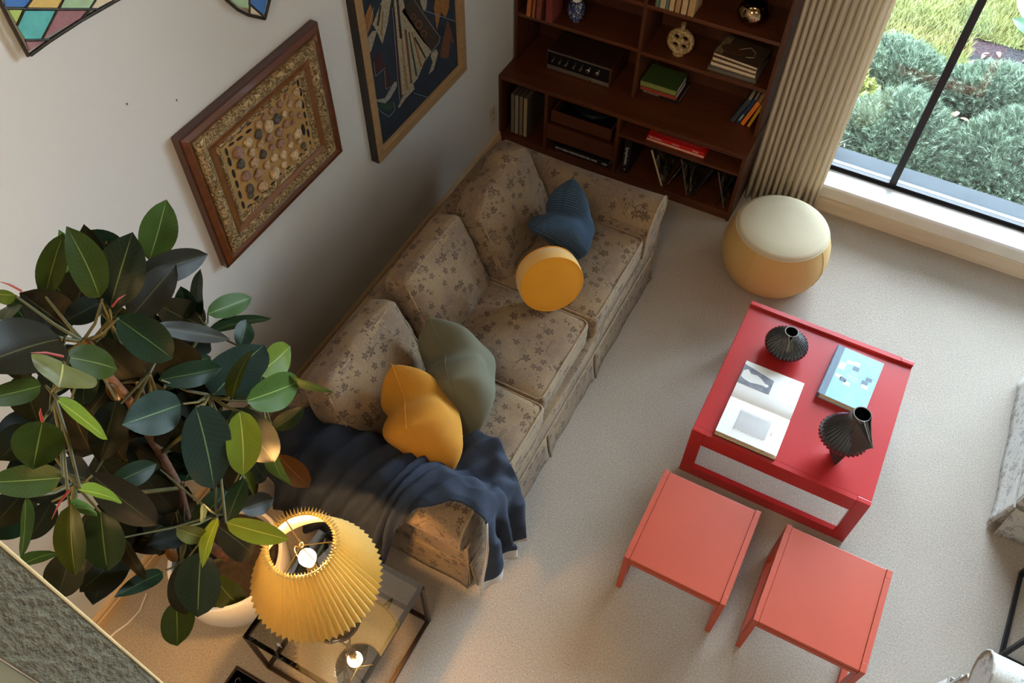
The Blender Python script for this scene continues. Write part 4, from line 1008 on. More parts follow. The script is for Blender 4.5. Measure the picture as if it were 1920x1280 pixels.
shapes = [('robe', [(405, -40), (470, -40), (500, 90), (560, 190), (700, 400), (640, 485), (590, 610), (480, 735), (455, 735), (430, 400)], 'emb_cream'),
 ('book_panel', [(470, 90), (560, -60), (640, 80), (765, 300), (755, 330), (705, 395), (640, 330)], 'emb_brown'),
 ('fish', [(225, 30), (250, 110), (240, 180), (185, 310), (150, 350), (150, 290), (185, 130)], 'emb_orange'),
 ('sleeve', [(335, -40), (392, -40), (355, 200), (318, 340), (275, 240), (245, 190)], 'emb_cream'),
 ('hand', [(245, 240), (275, 240), (250, 330), (230, 400), (205, 415), (215, 330), (190, 320)], 'emb_cream'),
 ('shoe', [(555, 640), (568, 690), (500, 760), (450, 835), (440, 830), (490, 720)], 'emb_cream'), ('shoe', [(735, 380), (750, 410), (715, 540), (680, 575), (710, 480), (695, 440), (700, 410)], 'emb_cream'),
 ('star', [(735, -40), (835, -40), (835, 60), (805, 140), (775, 90), (740, 230), (720, 60)], 'emb_orange'), ('striped_bird', [(825, 150), (850, 240), (830, 450), (775, 450), (765, 420), (800, 260)], 'emb_rust'), ('striped_bird', [(845, 220), (875, 340), (850, 325)], 'emb_rust'),
 ('white_bird', [(245, 770), (290, 770), (340, 760), (410, 640), (430, 630), (430, 670), (380, 760), (340, 800), (290, 790)], 'emb_white'), ('green_bird', [(290, 805), (340, 812), (395, 780), (410, 800), (385, 862), (330, 850)], 'emb_green'),
 ('dark_house', [(300, 400), (340, 520), (260, 580), (245, 480)], 'emb_red'), ('dark_house', [(335, 540), (370, 540), (380, 670), (340, 690)], 'emb_red'), ('white_sleeve', [(605, -20), (668, -20), (655, 70), (635, 95)], 'emb_cream')]
for nm, pts, mt in shapes: xpoly(f2, nm, k2(pts), .028, .0305, mt)
for i, (pts, mt) in enumerate((([(455, 200), (462, 200), (520, 690), (500, 700)], 'emb_ochre'), ([(490, 230), (505, 230), (550, 640), (538, 650)], 'emb_rust'), ([(520, 250), (528, 250), (590, 585), (578, 590)], 'emb_green'), ([(545, 250), (552, 250), (625, 510), (615, 520)], 'emb_orange'), ([(400, 60), (412, 60), (470, 740), (450, 740)], 'emb_red'), ([(560, 290), (575, 290), (660, 450), (650, 455)], 'emb_brown'), ([(425, -30), (440, -30), (470, 300), (455, 300)], 'emb_brown'), ([(300, 40), (312, 40), (290, 200), (276, 200)], 'emb_brown'), ([(320, 90), (330, 90), (318, 280), (306, 270)], 'emb_ochre'))):
    xpoly(f2, 'stitched_stripe', k2(pts), .0305, .032, mt)
for cx_, cy_, r in ((600, 190, 30), (560, 130, 22), (640, 260, 24)):
    xpoly(f2, 'stitched_ring', k2([(cx_+r*math.cos(a), cy_+r*1.2*math.sin(a)) for a in np.linspace(0, 2*PI, 14, endpoint=False)]), .0305, .032, 'emb_rust'); xpoly(f2, 'stitched_ring', k2([(cx_+r*.55*math.cos(a), cy_+r*.7*math.sin(a)) for a in np.linspace(0, 2*PI, 12, endpoint=False)]), .032, .033, 'emb_brown')
tl_ = B()
for pts in ([(395, 60), (430, 500), (452, 780)], [(545, -30), (650, 130), (765, 290), (755, 330), (700, 400)], [(245, 770), (300, 860), (370, 905), (415, 850), (405, 790)], [(335, 545), (345, 690), (385, 670)], [(250, 480), (265, 590), (340, 525)], [(560, 720), (690, 760)], [(640, 80), (880, 165)], [(250, 60), (180, 320)]):
    tl_.tube([onX(*q, .031)-np.array(L2) for q in k2(pts)], .0013, 4)
tl_.obj('outline_thread', plain('thread_pale', (.25, .3, .35), .8), f2)
# leaded glass panel (upper left) and the curved one beside it
g1 = thing('stained_glass', 'leaded panel of teal, mauve and yellow glass hanging at the top left', 'stained glass', (.0, -3.0, 2.5))
z1_ = lambda pts: [(x/2.909, y/2.909) for x, y in pts]
for pts, mt in (([(14, -60), (150, -60), (165, 0), (140, 38), (30, 36)], 'glass_blue'), ([(168, -60), (345, -60), (338, 0), (318, 42), (152, 42), (176, 2)], 'glass_yellow'), ([(360, -60), (530, -60), (515, 5), (488, 46), (332, 44), (352, 0)], 'glass_mint'), ([(545, -60), (760, -60), (620, -2), (520, 48), (496, 44), (528, 0)], 'glass_cream'),
                ([(48, 54), (122, 54), (90, 124)], 'glass_lime'), ([(138, 60), (300, 60), (262, 140), (224, 212), (140, 212), (98, 148)], 'glass_teal'), ([(316, 60), (470, 58), (440, 100), (240, 208)], 'glass_mauve'), ([(142, 228), (240, 228), (160, 278)], 'glass_mauve')):
    xpoly(g1, 'pane', z1_(pts), .018, .022, mt)
cm = B()
for pts, r in (([(-60, -110), (5, 20), (60, 130), (155, 305)], .006), ([(165, 300), (270, 222), (440, 112), (640, -2), (760, -70)], .006), ([(20, 46), (330, 50), (530, 50)], .0035), ([(138, 220), (275, 216)], .0035), ([(160, -60), (172, 0), (130, 54), (92, 140)], .0035), ([(350, -60), (345, 0), (308, 62), (228, 215)], .0035), ([(540, -60), (520, 2), (478, 66), (445, 100)], .0035)):
    cm.tube([onX(*q, .022)-np.array((0, -3.0, 2.5)) for q in z1_(pts)], r, 8)
cm.obj('lead_came', 'lead_came', g1)
g2 = thing('leaded_glass', 'curved leaded panel of blue and green glass hanging above the pebble picture', 'stained glass', (.0, -2.3, 2.05))
for pts, mt in (([(1245, -60), (1350, -60), (1358, 48), (1300, 36), (1262, 4)], 'glass_mint'), ([(1368, -60), (1470, -60), (1440, 82), (1366, 20)], 'glass_blue'), ([(1366, 34), (1424, 82), (1362, 72)], 'glass_cream')):
    xpoly(g2, 'pane', z1_(pts), .018, .022, mt)
cm = B()
for pts, r in (([(1180, -60), (1240, 4), (1295, 52), (1355, 82), (1445, 103)], .006), ([(1445, 103), (1468, 10), (1488, -60)], .006), ([(1358, -60), (1362, 85)], .004), ([(1355, 16), (1440, 92)], .004)):
    cm.tube([onX(*q, .022)-np.array((0, -2.3, 2.05)) for q in z1_(pts)], r, 8)
cm.obj('lead_came', 'lead_came', g2)
# wall outlet
oc = onX(923.5, 217, .004)
ou = thing('wall_outlet', 'ivory wall outlet low on the wall beside the bookcase', 'outlet', (0, oc[1], oc[2]))
B().box((.0, -.036, -.058), (.006, .036, .058), .002).obj('cover_plate', 'ivory_plastic', ou)
for z in (-.024, .024):
    r_ = B().box((.006, -.016, z-.014), (.009, .016, z+.014), .001).obj('socket', 'ivory_plastic', ou)
    B().box((.009, -.008, z-.005), (.0093, -.005, z+.006)).obj('slot', 'void_black', r_); B().box((.009, .005, z-.005), (.0093, .008, z+.006)).obj('slot', 'void_black', r_)
for q in ((332, 188), (239, 195)):
    p = onX(*q, .003); tag(B().box((0, -.0012, -.003), (.003, .0012, .003)).obj('wall_nail', 'bronze_metal', loc=(0, p[1], p[2])), 'tiny nail in the bare wall, %s' % ('nearer the pebble picture' if q[0] > 300 else 'farther from the pebble picture'), 'nail')

# ------------------------------------------------------------------ glass side tables
def glass_table(label, x0, x1, y0, y1, H, mat, rz=0.):
    t = thing('side_table', label, 'side table', ((x0+x1)/2, (y0+y1)/2, 0), rz)
    hx, hy, w = (x1-x0)/2, (y1-y0)/2, .009
    for z in (0, H-2*w):
        for sx in (-1, 1):
            B().box((sx*hx-(w if sx > 0 else -w)-w, -hy, z), (sx*hx-(w if sx > 0 else -w)+w, hy, z+2*w), .001).obj('rail', mat, t)
            B().box((-hx, sx*hy-(w if sx > 0 else -w)-w, z), (hx, sx*hy-(w if sx > 0 else -w)+w, z+2*w), .001).obj('rail', mat, t)
    for sx in (-1, 1):
        for sy in (-1, 1):
            B().box((sx*(hx-w)-w, sy*(hy-w)-w, 0), (sx*(hx-w)+w, sy*(hy-w)+w, H), .001).obj('leg', mat, t)
    # single glass sheet as seen: one reflecting face
    mesh_obj('glass_top', [(-hx, -hy, H+.001), (hx, -hy, H+.001), (hx, hy, H+.001), (-hx, hy, H+.001)], [(0, 1, 2, 3)], 'table_glass', t)
    return t
glass_table('glass side table with a thin bronze frame under the pleated lamp', .765, 1.288, -3.912, -3.398, .42, 'bronze_metal')
glass_table('black-framed glass side table between the two pale armchairs', 3.578, 4.08, -2.38, -1.925, .45, 'black_metal', -.05)

# ------------------------------------------------------------------ table lamp
LX, LY, LZ = 1.037, -3.672, .4215
lp = thing('table_lamp', 'lit table lamp with a yellow pleated shade and dark turned base', 'lamp', (LX, LY, LZ))
smooth_angle(B().lathe([(.098, 0), (.106, .006), (.106, .022), (.098, .030), (.060, .034), (.034, .048), (.022, .07), (.026, .10), (.036, .14), (.040, .19), (.034, .24), (.020, .28), (.014, .31), (.018, .33), (.012, .36), (.010, .46)], n=40).obj('base', plain('dark_bronze', (.055, .035, .018), .25, .7), lp))
smooth_angle(B().lathe([(.017, .46), (.019, .47), (.019, .525), (.016, .535)], n=24).obj('socket', 'brass', lp))
bz = .580
smooth_angle(B().lathe([(.013, -.045), (.016, -.035), (.026, -.015), (.031, .005), (.027, .022), (.015, .032), (0, .034)], (0, 0, bz), 24).obj('bulb', 'bulb_glow', lp))
bl = light('bulb_light', 'POINT', (0, 0, bz), LAMP_POWER, (1, .50, .15), .034); bl.parent = lp
ZT, ZB, RT, RB = .695, .395, .117, .232
npl = 62; n_ = npl*2; rows = [(RT*.97, ZT+.012, .020), (RT, ZT, .008), (RT+(RB-RT)*.33, ZT-(ZT-ZB)*.33, .010), (RT+(RB-RT)*.66, ZT-(ZT-ZB)*.66, .013), (RB, ZB, .016)]
P = np.zeros((len(rows), n_, 3))
for i, (r, z, a_) in enumerate(rows):
    for k in range(n_):
        th = 2*PI*k/n_; rr_ = r+(a_/2 if k % 2 else -a_/2) + (.010 if i == 0 and k % 2 else 0); P[i, k] = (rr_*math.cos(th), rr_*math.sin(th), z+(.004 if (k % 2 and i in (0, 4)) else 0))
sd = grid_obj('shade', P, 'shade_cloth', lp, smooth=False, closed=True)
ln = B().lathe([(RT-.008, ZT-.004), (RB-.012, ZB+.004)], n=64, cap=False).obj('shade_lining', 'shade_lining', lp, smooth=True)
B().tube([((RT-.007)*math.cos(a), (RT-.007)*math.sin(a), ZT-.003) for a in np.linspace(0, 2*PI, 48, endpoint=False)], .003, 6, closed=True).obj('shade_ring', 'brass', lp)
B().tube([((RB-.010)*math.cos(a), (RB-.010)*math.sin(a), ZB+.002) for a in np.linspace(0, 2*PI, 64, endpoint=False)], .002, 6, closed=True).obj('shade_ring', 'brass', lp)
hp = B()
hp.tube([(.034*math.sin(a)*1.25, -.008, .575-.115*math.cos(a) if False else .49+.20*(1-math.cos(a))/2) for a in np.linspace(0.15, PI, 14)], .0022, 6)
hp.tube([(-.034*math.sin(a)*1.25, -.008, .49+.20*(1-math.cos(a))/2) for a in np.linspace(0.15, PI, 14)], .0022, 6); hp.obj('harp', 'brass', lp)
sp_ = B()
for a in (.6, .6+2*PI/3, .6+4*PI/3): sp_.tube([(0, 0, ZT-.004), ((RT-.008)*math.cos(a), (RT-.008)*math.sin(a), ZT-.004)], .0022, 6)
sp_.obj('spider', 'brass', lp)
smooth_angle(B().lathe([(.006, ZT-.008), (.009, ZT+.0), (.005, ZT+.006), (.008, ZT+.013), (0, ZT+.019)], n=16).obj('finial', 'brass', lp))

# ------------------------------------------------------------------ rubber plant
PX, PY = .46, -3.665
pot = thing('potted_rubber_plant', 'large rubber plant with glossy dark leaves in a white bowl pot', 'plant', (PX, PY, 0))
smooth_angle(B().lathe([(.14, .003), (.17, .02), (.215, .09), (.243, .18), (.25, .28), (.245, .35), (.238, .36), (.222, .36), (.225, .28), (.21, .15), (0, .12)], n=56).obj('pot', 'pot_white', pot))
B().lathe([(.220, .30), (.1, .315), (0, .318)], n=40).obj('soil', 'soil', pot)
PO = np.array((PX, PY, 0))
def leaf_mesh(base, tip, w, roll=0., curl=.10, fold=.22):
    base, tip = np.array(base), np.array(tip); ax = tip-base; L = np.linalg.norm(ax); ax = ax/L
    vw = CAMP-(base+tip)/2; vw /= np.linalg.norm(vw)
    sd_ = np.cross(ax, vw); sd_ /= np.linalg.norm(sd_); nn = np.cross(sd_, ax)
    c_, s_ = math.cos(roll), math.sin(roll); sd2 = sd_*c_+nn*s_; nn2 = nn*c_-sd_*s_
    if nn2@vw < 0: nn2 = -nn2
    nu, nv = 13, 7; P = np.zeros((nu, nv, 3)); UV = np.zeros((nu, nv, 2))
    for i in range(nu):
        t = i/(nu-1); hw = math.sin(PI*min(1, t**.96))**.52*(1-.06*t) if 0 < t < 1 else 0.
        hw = max(hw, .004); tt = t
        if i == nu-1: tt = 1.045
        for j in range(nv):
            s = 2*j/(nv-1)-1
            wave = .018*math.sin(t*11+s*2)*abs(s)
            P[i, j] = base+ax*L*tt + sd2*s*hw*w/2 + nn2*(fold*abs(s)*hw*w/2 - curl*L*(2*t-1)**2*.5 + wave*w); UV[i, j] = (t, j/(nv-1))
    return P, UV
def pxlen(p): return FPX/((p-CAMP)@CF)
LV = [ # base px, tip px, apparent width px, depth x at base, at tip, material
 (281,488,312,379,62,.50,.48,'leaf_green'),(205,578,246,442,82,.62,.62,'leaf_blue'),(192,560,133,432,62,.66,.62,'leaf_olive'),(222,500,165,436,66,.46,.42,'leaf_dark'),
 (83,553,116,440,46,.56,.50,'leaf_olive'),(130,512,113,434,28,.48,.46,'leaf_green'),(30,555,-25,548,28,.6,.55,'leaf_green'),(122,628,-45,682,104,.80,.86,'leaf_brown'),
 (132,618,42,552,78,.58,.55,'leaf_brown'),(190,565,122,602,46,.62,.6,'leaf_black'),(150,540,112,520,54,.42,.38,'leaf_black'),(0,600,42,560,22,.6,.5,'leaf_olive'),
 (254,520,386,478,54,.60,.62,'leaf_brown'),(372,592,371,508,24,.50,.46,'leaf_dark'),(390,588,470,558,40,.52,.54,'leaf_green'),(392,618,505,592,24,.56,.60,'leaf_dark'),
 (245,595,328,498,60,.66,.64,'leaf_brown'),(290,612,428,634,32,.70,.74,'leaf_brown'),(222,597,325,672,70,.80,.84,'leaf_dark'),(352,598,340,540,36,.48,.46,'leaf_dark'),
 (450,650,463,600,34,.66,.62,'leaf_dark'),(400,738,492,646,78,.80,.74,'leaf_blue'),(430,745,468,655,27,.86,.80,'leaf_olive'),(488,700,546,650,52,.70,.68,'leaf_bright'),
 (465,752,562,716,62,.86,.86,'leaf_green'),(530,704,622,736,16,.84,.92,'leaf_green'),(512,806,568,766,32,.84,.92,'leaf_dark'),(452,772,459,890,60,.96,1.0,'leaf_bright'),
 (370,762,404,913,84,.92,.96,'leaf_blue'),(342,757,236,794,76,.86,.88,'leaf_blue'),(440,770,516,868,70,.84,.90,'leaf_dark'),(505,850,537,912,28,.84,.86,'leaf_green'),
 (522,855,578,912,42,.74,.80,'leaf_rust'),(302,712,416,690,46,.74,.78,'leaf_dark'),(130,668,222,690,56,.84,.84,'leaf_olive'),(120,678,112,722,108,.98,1.02,'leaf_pale'),
 (85,722,-34,750,44,.84,.88,'leaf_olive'),(80,788,62,876,82,.96,1.0,'leaf_olive'),(108,748,200,820,28,.94,.96,'leaf_bright'),(218,750,188,862,62,.74,.76,'leaf_black'),
 (118,896,-24,905,58,.98,1.0,'leaf_olive'),(150,915,229,938,24,1.02,1.02,'leaf_bright'),(135,948,182,957,26,.98,.98,'leaf_green'),(130,948,138,1077,50,1.0,1.04,'leaf_olive'),
 (188,960,200,1068,72,.86,.90,'leaf_dark'),(172,892,294,986,62,.90,.92,'leaf_brown'),(208,908,293,870,42,.74,.76,'leaf_dark'),(50,932,42,1043,23,.84,.86,'leaf_olive'),
 (98,940,55,1012,44,.74,.74,'leaf_black'),(108,1032,30,1060,26,.84,.84,'leaf_olive'),(135,1035,108,1120,64,.66,.66,'leaf_black'),(228,1008,268,1086,28,.64,.66,'leaf_brown'),
 (312,1068,225,1112,32,.62,.66,'leaf_dark'),(331,1125,333,1208,56,.66,.70,'leaf_olive'),(345,1055,348,1152,58,.72,.76,'leaf_brown'),(376,1035,370,1153,76,.82,.86,'leaf_blue'),
 (402,1085,448,1138,50,.60,.62,'leaf_olive'),(424,980,538,1011,40,1.02,1.16,'leaf_bright'),(404,972,376,1060,26,.86,.88,'leaf_bright'),(332,992,388,1010,32,.82,.84,'leaf_pale'),
 (380,944,379,980,12,.84,.86,'leaf_pale'),(458,897,424,978,36,.92,.94,'leaf_dark'),(452,955,512,935,40,.70,.72,'leaf_brown'),(410,985,478,1040,60,.70,.72,'leaf_brown'),
 (42,925,-12,985,56,.70,.70,'leaf_black'),(170,900,100,880,60,.66,.64,'leaf_brown'),(452,880,480,925,20,.80,.82,'leaf_olive'),(430,920,360,985,48,.7,.7,'leaf_dark'),
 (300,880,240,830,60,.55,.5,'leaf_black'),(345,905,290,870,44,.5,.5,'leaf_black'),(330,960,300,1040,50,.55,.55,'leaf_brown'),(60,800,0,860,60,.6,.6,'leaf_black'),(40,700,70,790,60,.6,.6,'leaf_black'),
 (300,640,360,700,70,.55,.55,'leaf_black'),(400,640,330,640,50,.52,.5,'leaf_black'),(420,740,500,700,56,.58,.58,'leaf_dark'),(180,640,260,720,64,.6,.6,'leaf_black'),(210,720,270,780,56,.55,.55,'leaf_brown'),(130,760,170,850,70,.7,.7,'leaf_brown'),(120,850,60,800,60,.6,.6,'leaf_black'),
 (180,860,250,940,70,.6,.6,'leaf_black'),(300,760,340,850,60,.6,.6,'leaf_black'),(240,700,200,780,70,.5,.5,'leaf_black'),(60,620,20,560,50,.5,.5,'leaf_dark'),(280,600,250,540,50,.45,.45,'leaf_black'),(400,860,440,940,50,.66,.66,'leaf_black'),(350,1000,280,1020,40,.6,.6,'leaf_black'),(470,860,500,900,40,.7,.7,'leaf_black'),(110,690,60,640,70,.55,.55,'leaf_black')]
rl = random.Random(3)
FR = random.Random(21)
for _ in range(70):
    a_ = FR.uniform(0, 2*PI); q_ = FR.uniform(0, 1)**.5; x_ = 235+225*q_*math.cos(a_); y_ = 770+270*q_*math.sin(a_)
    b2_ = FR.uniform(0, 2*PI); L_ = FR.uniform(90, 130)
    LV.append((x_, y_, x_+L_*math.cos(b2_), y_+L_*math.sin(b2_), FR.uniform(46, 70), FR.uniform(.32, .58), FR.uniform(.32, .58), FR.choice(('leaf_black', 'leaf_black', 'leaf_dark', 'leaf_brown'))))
hubs = [((205, 600), .60), ((155, 640), .66), ((392, 740), .78), ((140, 905), .84), ((405, 965), .76), ((98, 735), .84), ((385, 610), .54), ((280, 700), .60), ((300, 530), .46), ((340, 1050), .60), ((490, 745), .72)]
hubP = [onX(*h, d) for h, d in hubs]
stems = {i: [] for i in range(len(hubs))}
NREAL = len(LV)-70
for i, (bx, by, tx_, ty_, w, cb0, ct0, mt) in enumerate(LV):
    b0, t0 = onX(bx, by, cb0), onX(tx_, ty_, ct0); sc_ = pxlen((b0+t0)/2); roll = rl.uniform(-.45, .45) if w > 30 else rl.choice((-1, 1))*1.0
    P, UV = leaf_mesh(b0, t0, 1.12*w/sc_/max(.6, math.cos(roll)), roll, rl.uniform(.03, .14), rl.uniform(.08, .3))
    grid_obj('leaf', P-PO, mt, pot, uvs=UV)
    d_ = [np.linalg.norm(b0-h) for h in hubP]; k = int(np.argmin(d_))
    if i < NREAL and d_[k] < .40: stems[k].append(b0)
# trunks and branches
tk0 = np.array((PX-.02, PY, .31)); K = [tk0, onX(352, 985, .50), onX(335, 915, .52), onX(300, 850, .54), onX(270, 760, .55), onX(250, 680, .55)]
smooth_angle(B().tube([p-PO for p in K], [.020, .019, .018, .016, .013, .010], 10).obj('trunk', 'bark', pot), 60)
K2 = [onX(300, 850, .54), onX(235, 740, .58), onX(160, 655, .66)]
smooth_angle(B().tube([p-PO for p in K2], [.014, .013, .011], 10).obj('trunk', 'bark', pot), 60)
anch = [4, 4, 3, 2, 1, 4, 4, 4, 5, 0, 3]
for k, h in enumerate(hubP):
    b_ = B(); a_ = K2[2] if k in (1, 5) else K[anch[k]]; mid_ = (a_+h)/2+np.array((0, 0, -.04))
    b_.tube([a_-PO, mid_-PO, h-PO], [.008, .007, .006], 8)
    for q in stems[k]:
        if np.linalg.norm(q-h) < .65: m_ = (q+h)/2+np.array((0, 0, -.015)); b_.tube([h-PO, m_-PO, q-PO], [.005, .004, .0028], 6)
    smooth_angle(b_.obj('branch', 'stem_green', pot), 60)
for a_, b2, c_ in (((210, 575), (236, 552), .72), ((40, 545), (0, 528), .62), ((118, 668), (58, 661), 1.0), ((80, 790), (76, 765), .98), ((130, 918), (97, 973), 1.04)):
    B().tube([onX(*a_, c_)-PO, (onX(*a_, c_)+onX(*b2, c_))/2-PO+np.array((0, 0, .006)), onX(*b2, c_)-PO], [.003, .0026, .0006], 6).obj('red_stipule', 'stipule_red', pot)
for q, r in (((213, 735), .028), ((170, 650), .02), ((322, 1040), .03)):
    c_ = onX(*q, .7); b_ = B(); bmesh.ops.create_icosphere(b_.bm, subdivisions=2, radius=r); b_.bm.transform(Matrix.Diagonal((.5, .6, 1.5, 1))); o = b_.obj('dry_sheath', 'leaf_rust', pot, smooth=True); o.location = c_-PO
# white cord on the carpet, ornate floor register
cz = [onZ(*q, .006) for q in ((275, 1112), (262, 1145), (240, 1168), (215, 1186), (190, 1210))]
tag(smooth_angle(B().tube(cz, .004, 6).obj('power_cord', 'paper')), 'thin white power cord trailing along the baseboard', 'cord')
rg = thing('floor_register', 'black ornate floor register with a bronze rim set in the carpet', 'floor vent', (.79, -4.03, 0))
ra = math.atan2(*(onZ(490, 1278, .01)-onZ(443, 1245, .01))[[1, 0]]); c0 = onZ(443, 1246, .01)
rg.location = (c0[0], c0[1], 0); rg.rotation_euler = (0, 0, 0)
B().box((0, -.155, .0005), (.33, 0, .006), .002).obj('rim', 'bronze_metal', rg)
B().box((.012, -.143, .006), (.318, -.012, .0075)).obj('grille_back', 'void_black', rg)
gs = B(); gs.tube([(.012, -.012, .008), (.318, -.012, .008), (.318, -.143, .008), (.012, -.143, .008)], .0012, 4, closed=True)
for i in range(5):
    for sy in (1, -1):
        cx_ = .05+i*.055; gs.tube([(cx_+.018*math.cos(a)*(1-a/9), -.078+sy*(.03-.02*math.sin(a)*(1-a/9)), .009) for a in np.linspace(0, 6, 16)], .0016, 5)
gs.obj('scrollwork', plain('vent_scroll', (.25, .24, .25), .35, .8), rg)

# ------------------------------------------------------------------ garden outside the window
struct(B().box((-6, .42, -.25), (16, 14, -.12)).obj('ground', 'mulch'))
def sprigs(n, cx, cy, rx, ry, h, ln=.075, spread=.55, z0=-.12, seed=0, leaflets=6, wid=.010, ang=None):
    R = np.random.default_rng(seed)
    a = R.uniform(0, 2*PI, n); r = np.sqrt(R.uniform(0, 1, n)); x = cx+rx*r*np.cos(a); y = cy+ry*r*np.sin(a)
    dome = np.sqrt(np.clip(1-r**2.2, 0, 1)); lump = .13*np.sin(x*6.1+seed)*np.sin(y*7.3)+.08*np.sin(x*13+y*9)+R.normal(0, .04, n)
    z = z0+h*dome*(1+lump)*R.uniform(.72, 1.02, n)
    nx, ny = (x-cx)/rx, (y-cy)/ry
    D = np.stack([nx*.7+R.normal(0, spread, n), ny*.7-.15+R.normal(0, spread, n), np.full(n, .75)+R.normal(0, .25, n)], 1); D /= np.linalg.norm(D, axis=1)[:, None]
    Sd = np.cross(D, R.normal(0, 1, (n, 3))); Sd /= np.linalg.norm(Sd, axis=1)[:, None]; base = np.stack([x, y, z], 1); L = ln*R.uniform(.6, 1.25, n)[:, None]
    V = []; 
    for k in range(leaflets):
        t = k/leaflets; s = 1 if k % 2 else -1
        p0 = base+D*L*t; p1 = p0+D*L*.42+Sd*L*s*.30; w_ = np.cross(D, Sd)*wid*.2+D*wid
        V += [p0-w_*.5, p0+w_*.5, p1]
    V += [base+D*L*.7-Sd*wid*.5, base+D*L*.7+Sd*wid*.5, base+D*L*1.2]
    V = np.stack(V, 1).reshape(-1, 3); F = np.arange(len(V)).reshape(-1, 3); return V, F
def np_obj(name, V, F, mat, parent=None, **kw):
    me = bpy.data.meshes.new(name); me.vertices.add(len(V)); me.vertices.foreach_set('co', np.ascontiguousarray(V, dtype=np.float32).ravel())
    me.loops.add(F.size); me.loops.foreach_set('vertex_index', F.ravel().astype(np.int32)); me.polygons.add(len(F))
    me.polygons.foreach_set('loop_start', np.arange(0, F.size, 3, dtype=np.int32)); me.update(calc_edges=True); me.validate()
    return finish(name, me, mat, parent, **kw)
JUN = [((2.38, .92, .40, .36, .34), 'blue-green juniper just outside the glass left of the first mullion'), ((3.14, .98, .40, .42, .38), 'blue-green juniper close to the glass right of the first mullion'), ((4.10, 1.1, .50, .50, .42), 'blue-green juniper outside beyond the right edge of the picture'),
       ((2.22, 1.68, .36, .32, .30), 'blue-green juniper in the second row beside the curtain'), ((2.90, 1.72, .33, .30, .30), 'blue-green juniper in the second row behind the first mullion'), ((3.56, 1.80, .30, .30, .30), 'blue-green juniper in the second row below the bark patch'), ((1.60, 1.2, .36, .40, .30), 'juniper mostly hidden behind the curtain')]
for i, ((cx_, cy_, rx, ry, h), lb) in enumerate(JUN):
    j = thing('juniper_shrub', lb, 'shrub', (cx_, cy_, -.12), 0, 'junipers outside the window')
    n_ = int(52000*rx*ry); V, F = sprigs(n_, 0, 0, rx*1.12, ry*1.12, h, seed=i+1, z0=0.0, ln=.062, wid=.0095)
    o = np_obj('foliage', V, F, 'juniper_leaf', j, kind='stuff')
    b_ = B(); bmesh.ops.create_icosphere(b_.bm, subdivisions=3, radius=1)
    for v in b_.bm.verts: v.co.x *= rx*.93; v.co.y *= ry*.93; v.co.z = max(0, v.co.z)*h*.70
    b_.obj('inner_branches', 'juniper_core', j, smooth=True)
j = thing('variegated_shrub', 'small yellow-leaved shrub beside the curtain edge outside', 'shrub', (2.0, 1.28, -.12)); V, F = sprigs(700, 0, 0, .13, .14, .22, ln=.07, wid=.032, leaflets=4, seed=31, z0=0); np_obj('foliage', V, F, 'yellow_leaf', j, kind='stuff'); B().tube([(0, 0, 0), (.02, .02, .2)], .01, 6).obj('stem', 'bark', j)
tg = B(); 
for q in range(40):
    a = random.uniform(0, 6.28); l_ = random.uniform(.1, .28); x_, y_ = random.uniform(-.1, .12), random.uniform(-.3, .2); tg.tube([(x_, y_, 0), (x_+l_*.4*math.cos(a), y_+l_*.4*math.sin(a), l_*.7), (x_+l_*.8*math.cos(a), y_+l_*.8*math.sin(a), l_*.8)], .0022, 4)
o = tg.obj('bare_twigs', plain('twig_grey', (.35, .3, .25), .9), loc=(2.03, .75, -.12)); tag(o, 'tangle of bare grey twigs outside beside the curtain', 'twigs'); o['kind'] = 'stuff'
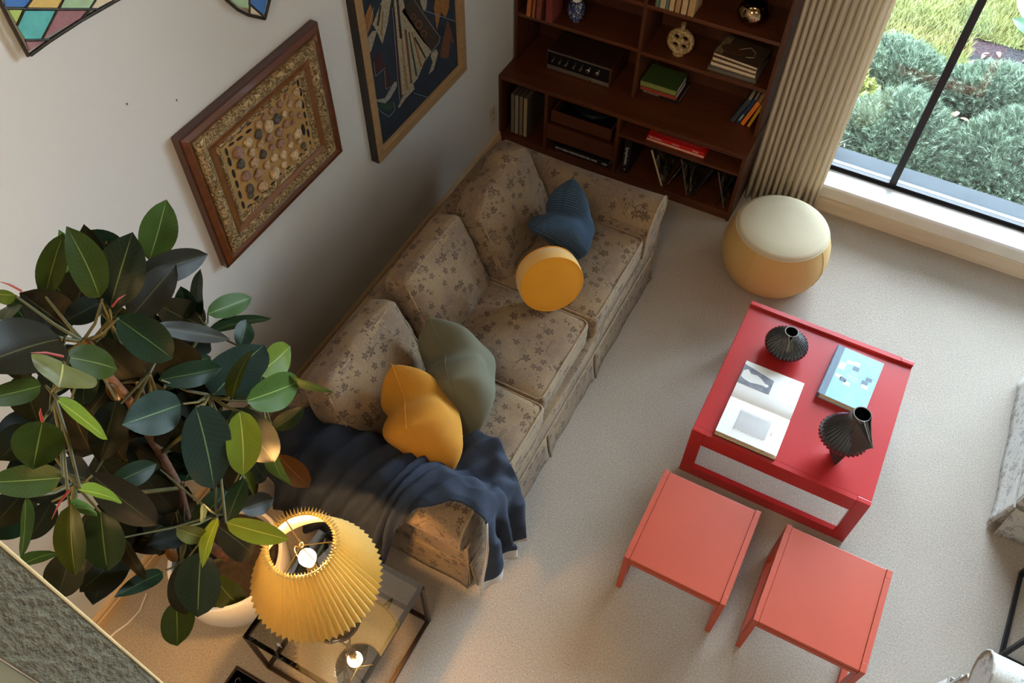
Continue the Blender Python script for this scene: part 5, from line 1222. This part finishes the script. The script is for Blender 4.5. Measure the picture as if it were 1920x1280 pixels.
# lawn
R = np.random.default_rng(5); n_ = 60000; x = R.uniform(1.2, 4.5, n_); y = R.uniform(2.08, 4.6, n_); keep = ~((x > 2.66) & (y < 2.62)); x, y = x[keep], y[keep]; n_ = len(x)
b0 = np.stack([x, y, np.full(n_, -.12)], 1); l_ = R.uniform(.04, .10, n_); t0 = b0+np.stack([R.normal(0, .03, n_), R.normal(0, .03, n_), l_], 1); w_ = R.normal(0, 1, (n_, 3)); w_[:, 2] = 0; w_ = w_/np.linalg.norm(w_, axis=1)[:, None]*.006
V = np.stack([b0-w_, b0+w_, t0], 1).reshape(-1, 3); o = np_obj('lawn_grass', V, np.arange(len(V)).reshape(-1, 3), 'grass_blades'); tag(o, 'sunlit yellow-green lawn beyond the junipers', 'grass'); o['kind'] = 'stuff'
struct(B().box((.5, 2.64, -.12), (9, 8, -.115)).obj('lawn_soil', plain('lawn_base', (.14, .17, .05), .95, var=.3, scale=6)))
# litter: fallen leaves on the bark patch and between the junipers
lit = B()
for i in range(40):
    x_, y_, z_ = (random.uniform(2.75, 3.35), random.uniform(2.12, 2.6), -.108) if i < 26 else (random.uniform(2.35, 3.0), random.uniform(1.24, 1.40), .06)
    M = Matrix.Translation((x_, y_, z_)) @ Matrix.Rotation(random.uniform(0, 6.28), 4, 'Z') @ Matrix.Rotation(random.uniform(-.4, .4), 4, 'X')
    rows_ = []
    for a in range(6):
        t = a/5; hw = .016*math.sin(PI*t)+.001
        rows_.append([lit.bm.verts.new(M @ Vector(((t-.5)*.085, (b2-1)*hw, .012*math.sin(PI*t)+.006*abs(b2-1)))) for b2 in range(3)])
    for A_, B_2 in zip(rows_, rows_[1:]):
        for b2 in range(2): lit.bm.faces.new((A_[b2], A_[b2+1], B_2[b2+1], B_2[b2]))
o = lit.obj('leaf_litter', 'dry_leaf'); tag(o, 'curled dry brown leaves scattered on the dark bark and junipers outside', 'leaf litter'); o['kind'] = 'stuff'
j = thing('hosta_plant', 'broad pale green leaves at the top right corner outside', 'plant', (3.12, 2.86, -.12))
for i in range(16):
    a = random.uniform(0, 6.28); e_ = (.30*math.cos(a), .30*math.sin(a), random.uniform(.15, .3)); ctr = np.array((3.12, 2.86, -.12))
    P, UV = leaf_mesh(ctr+np.array((0, 0, .05)), ctr+np.array(e_), .12, random.uniform(-.5, .5), .2); grid_obj('leaf', P-ctr, plain('hosta_green', (.07, .13, .075), .5, var=.2), j, uvs=UV)
bpy.context.view_layer.update()
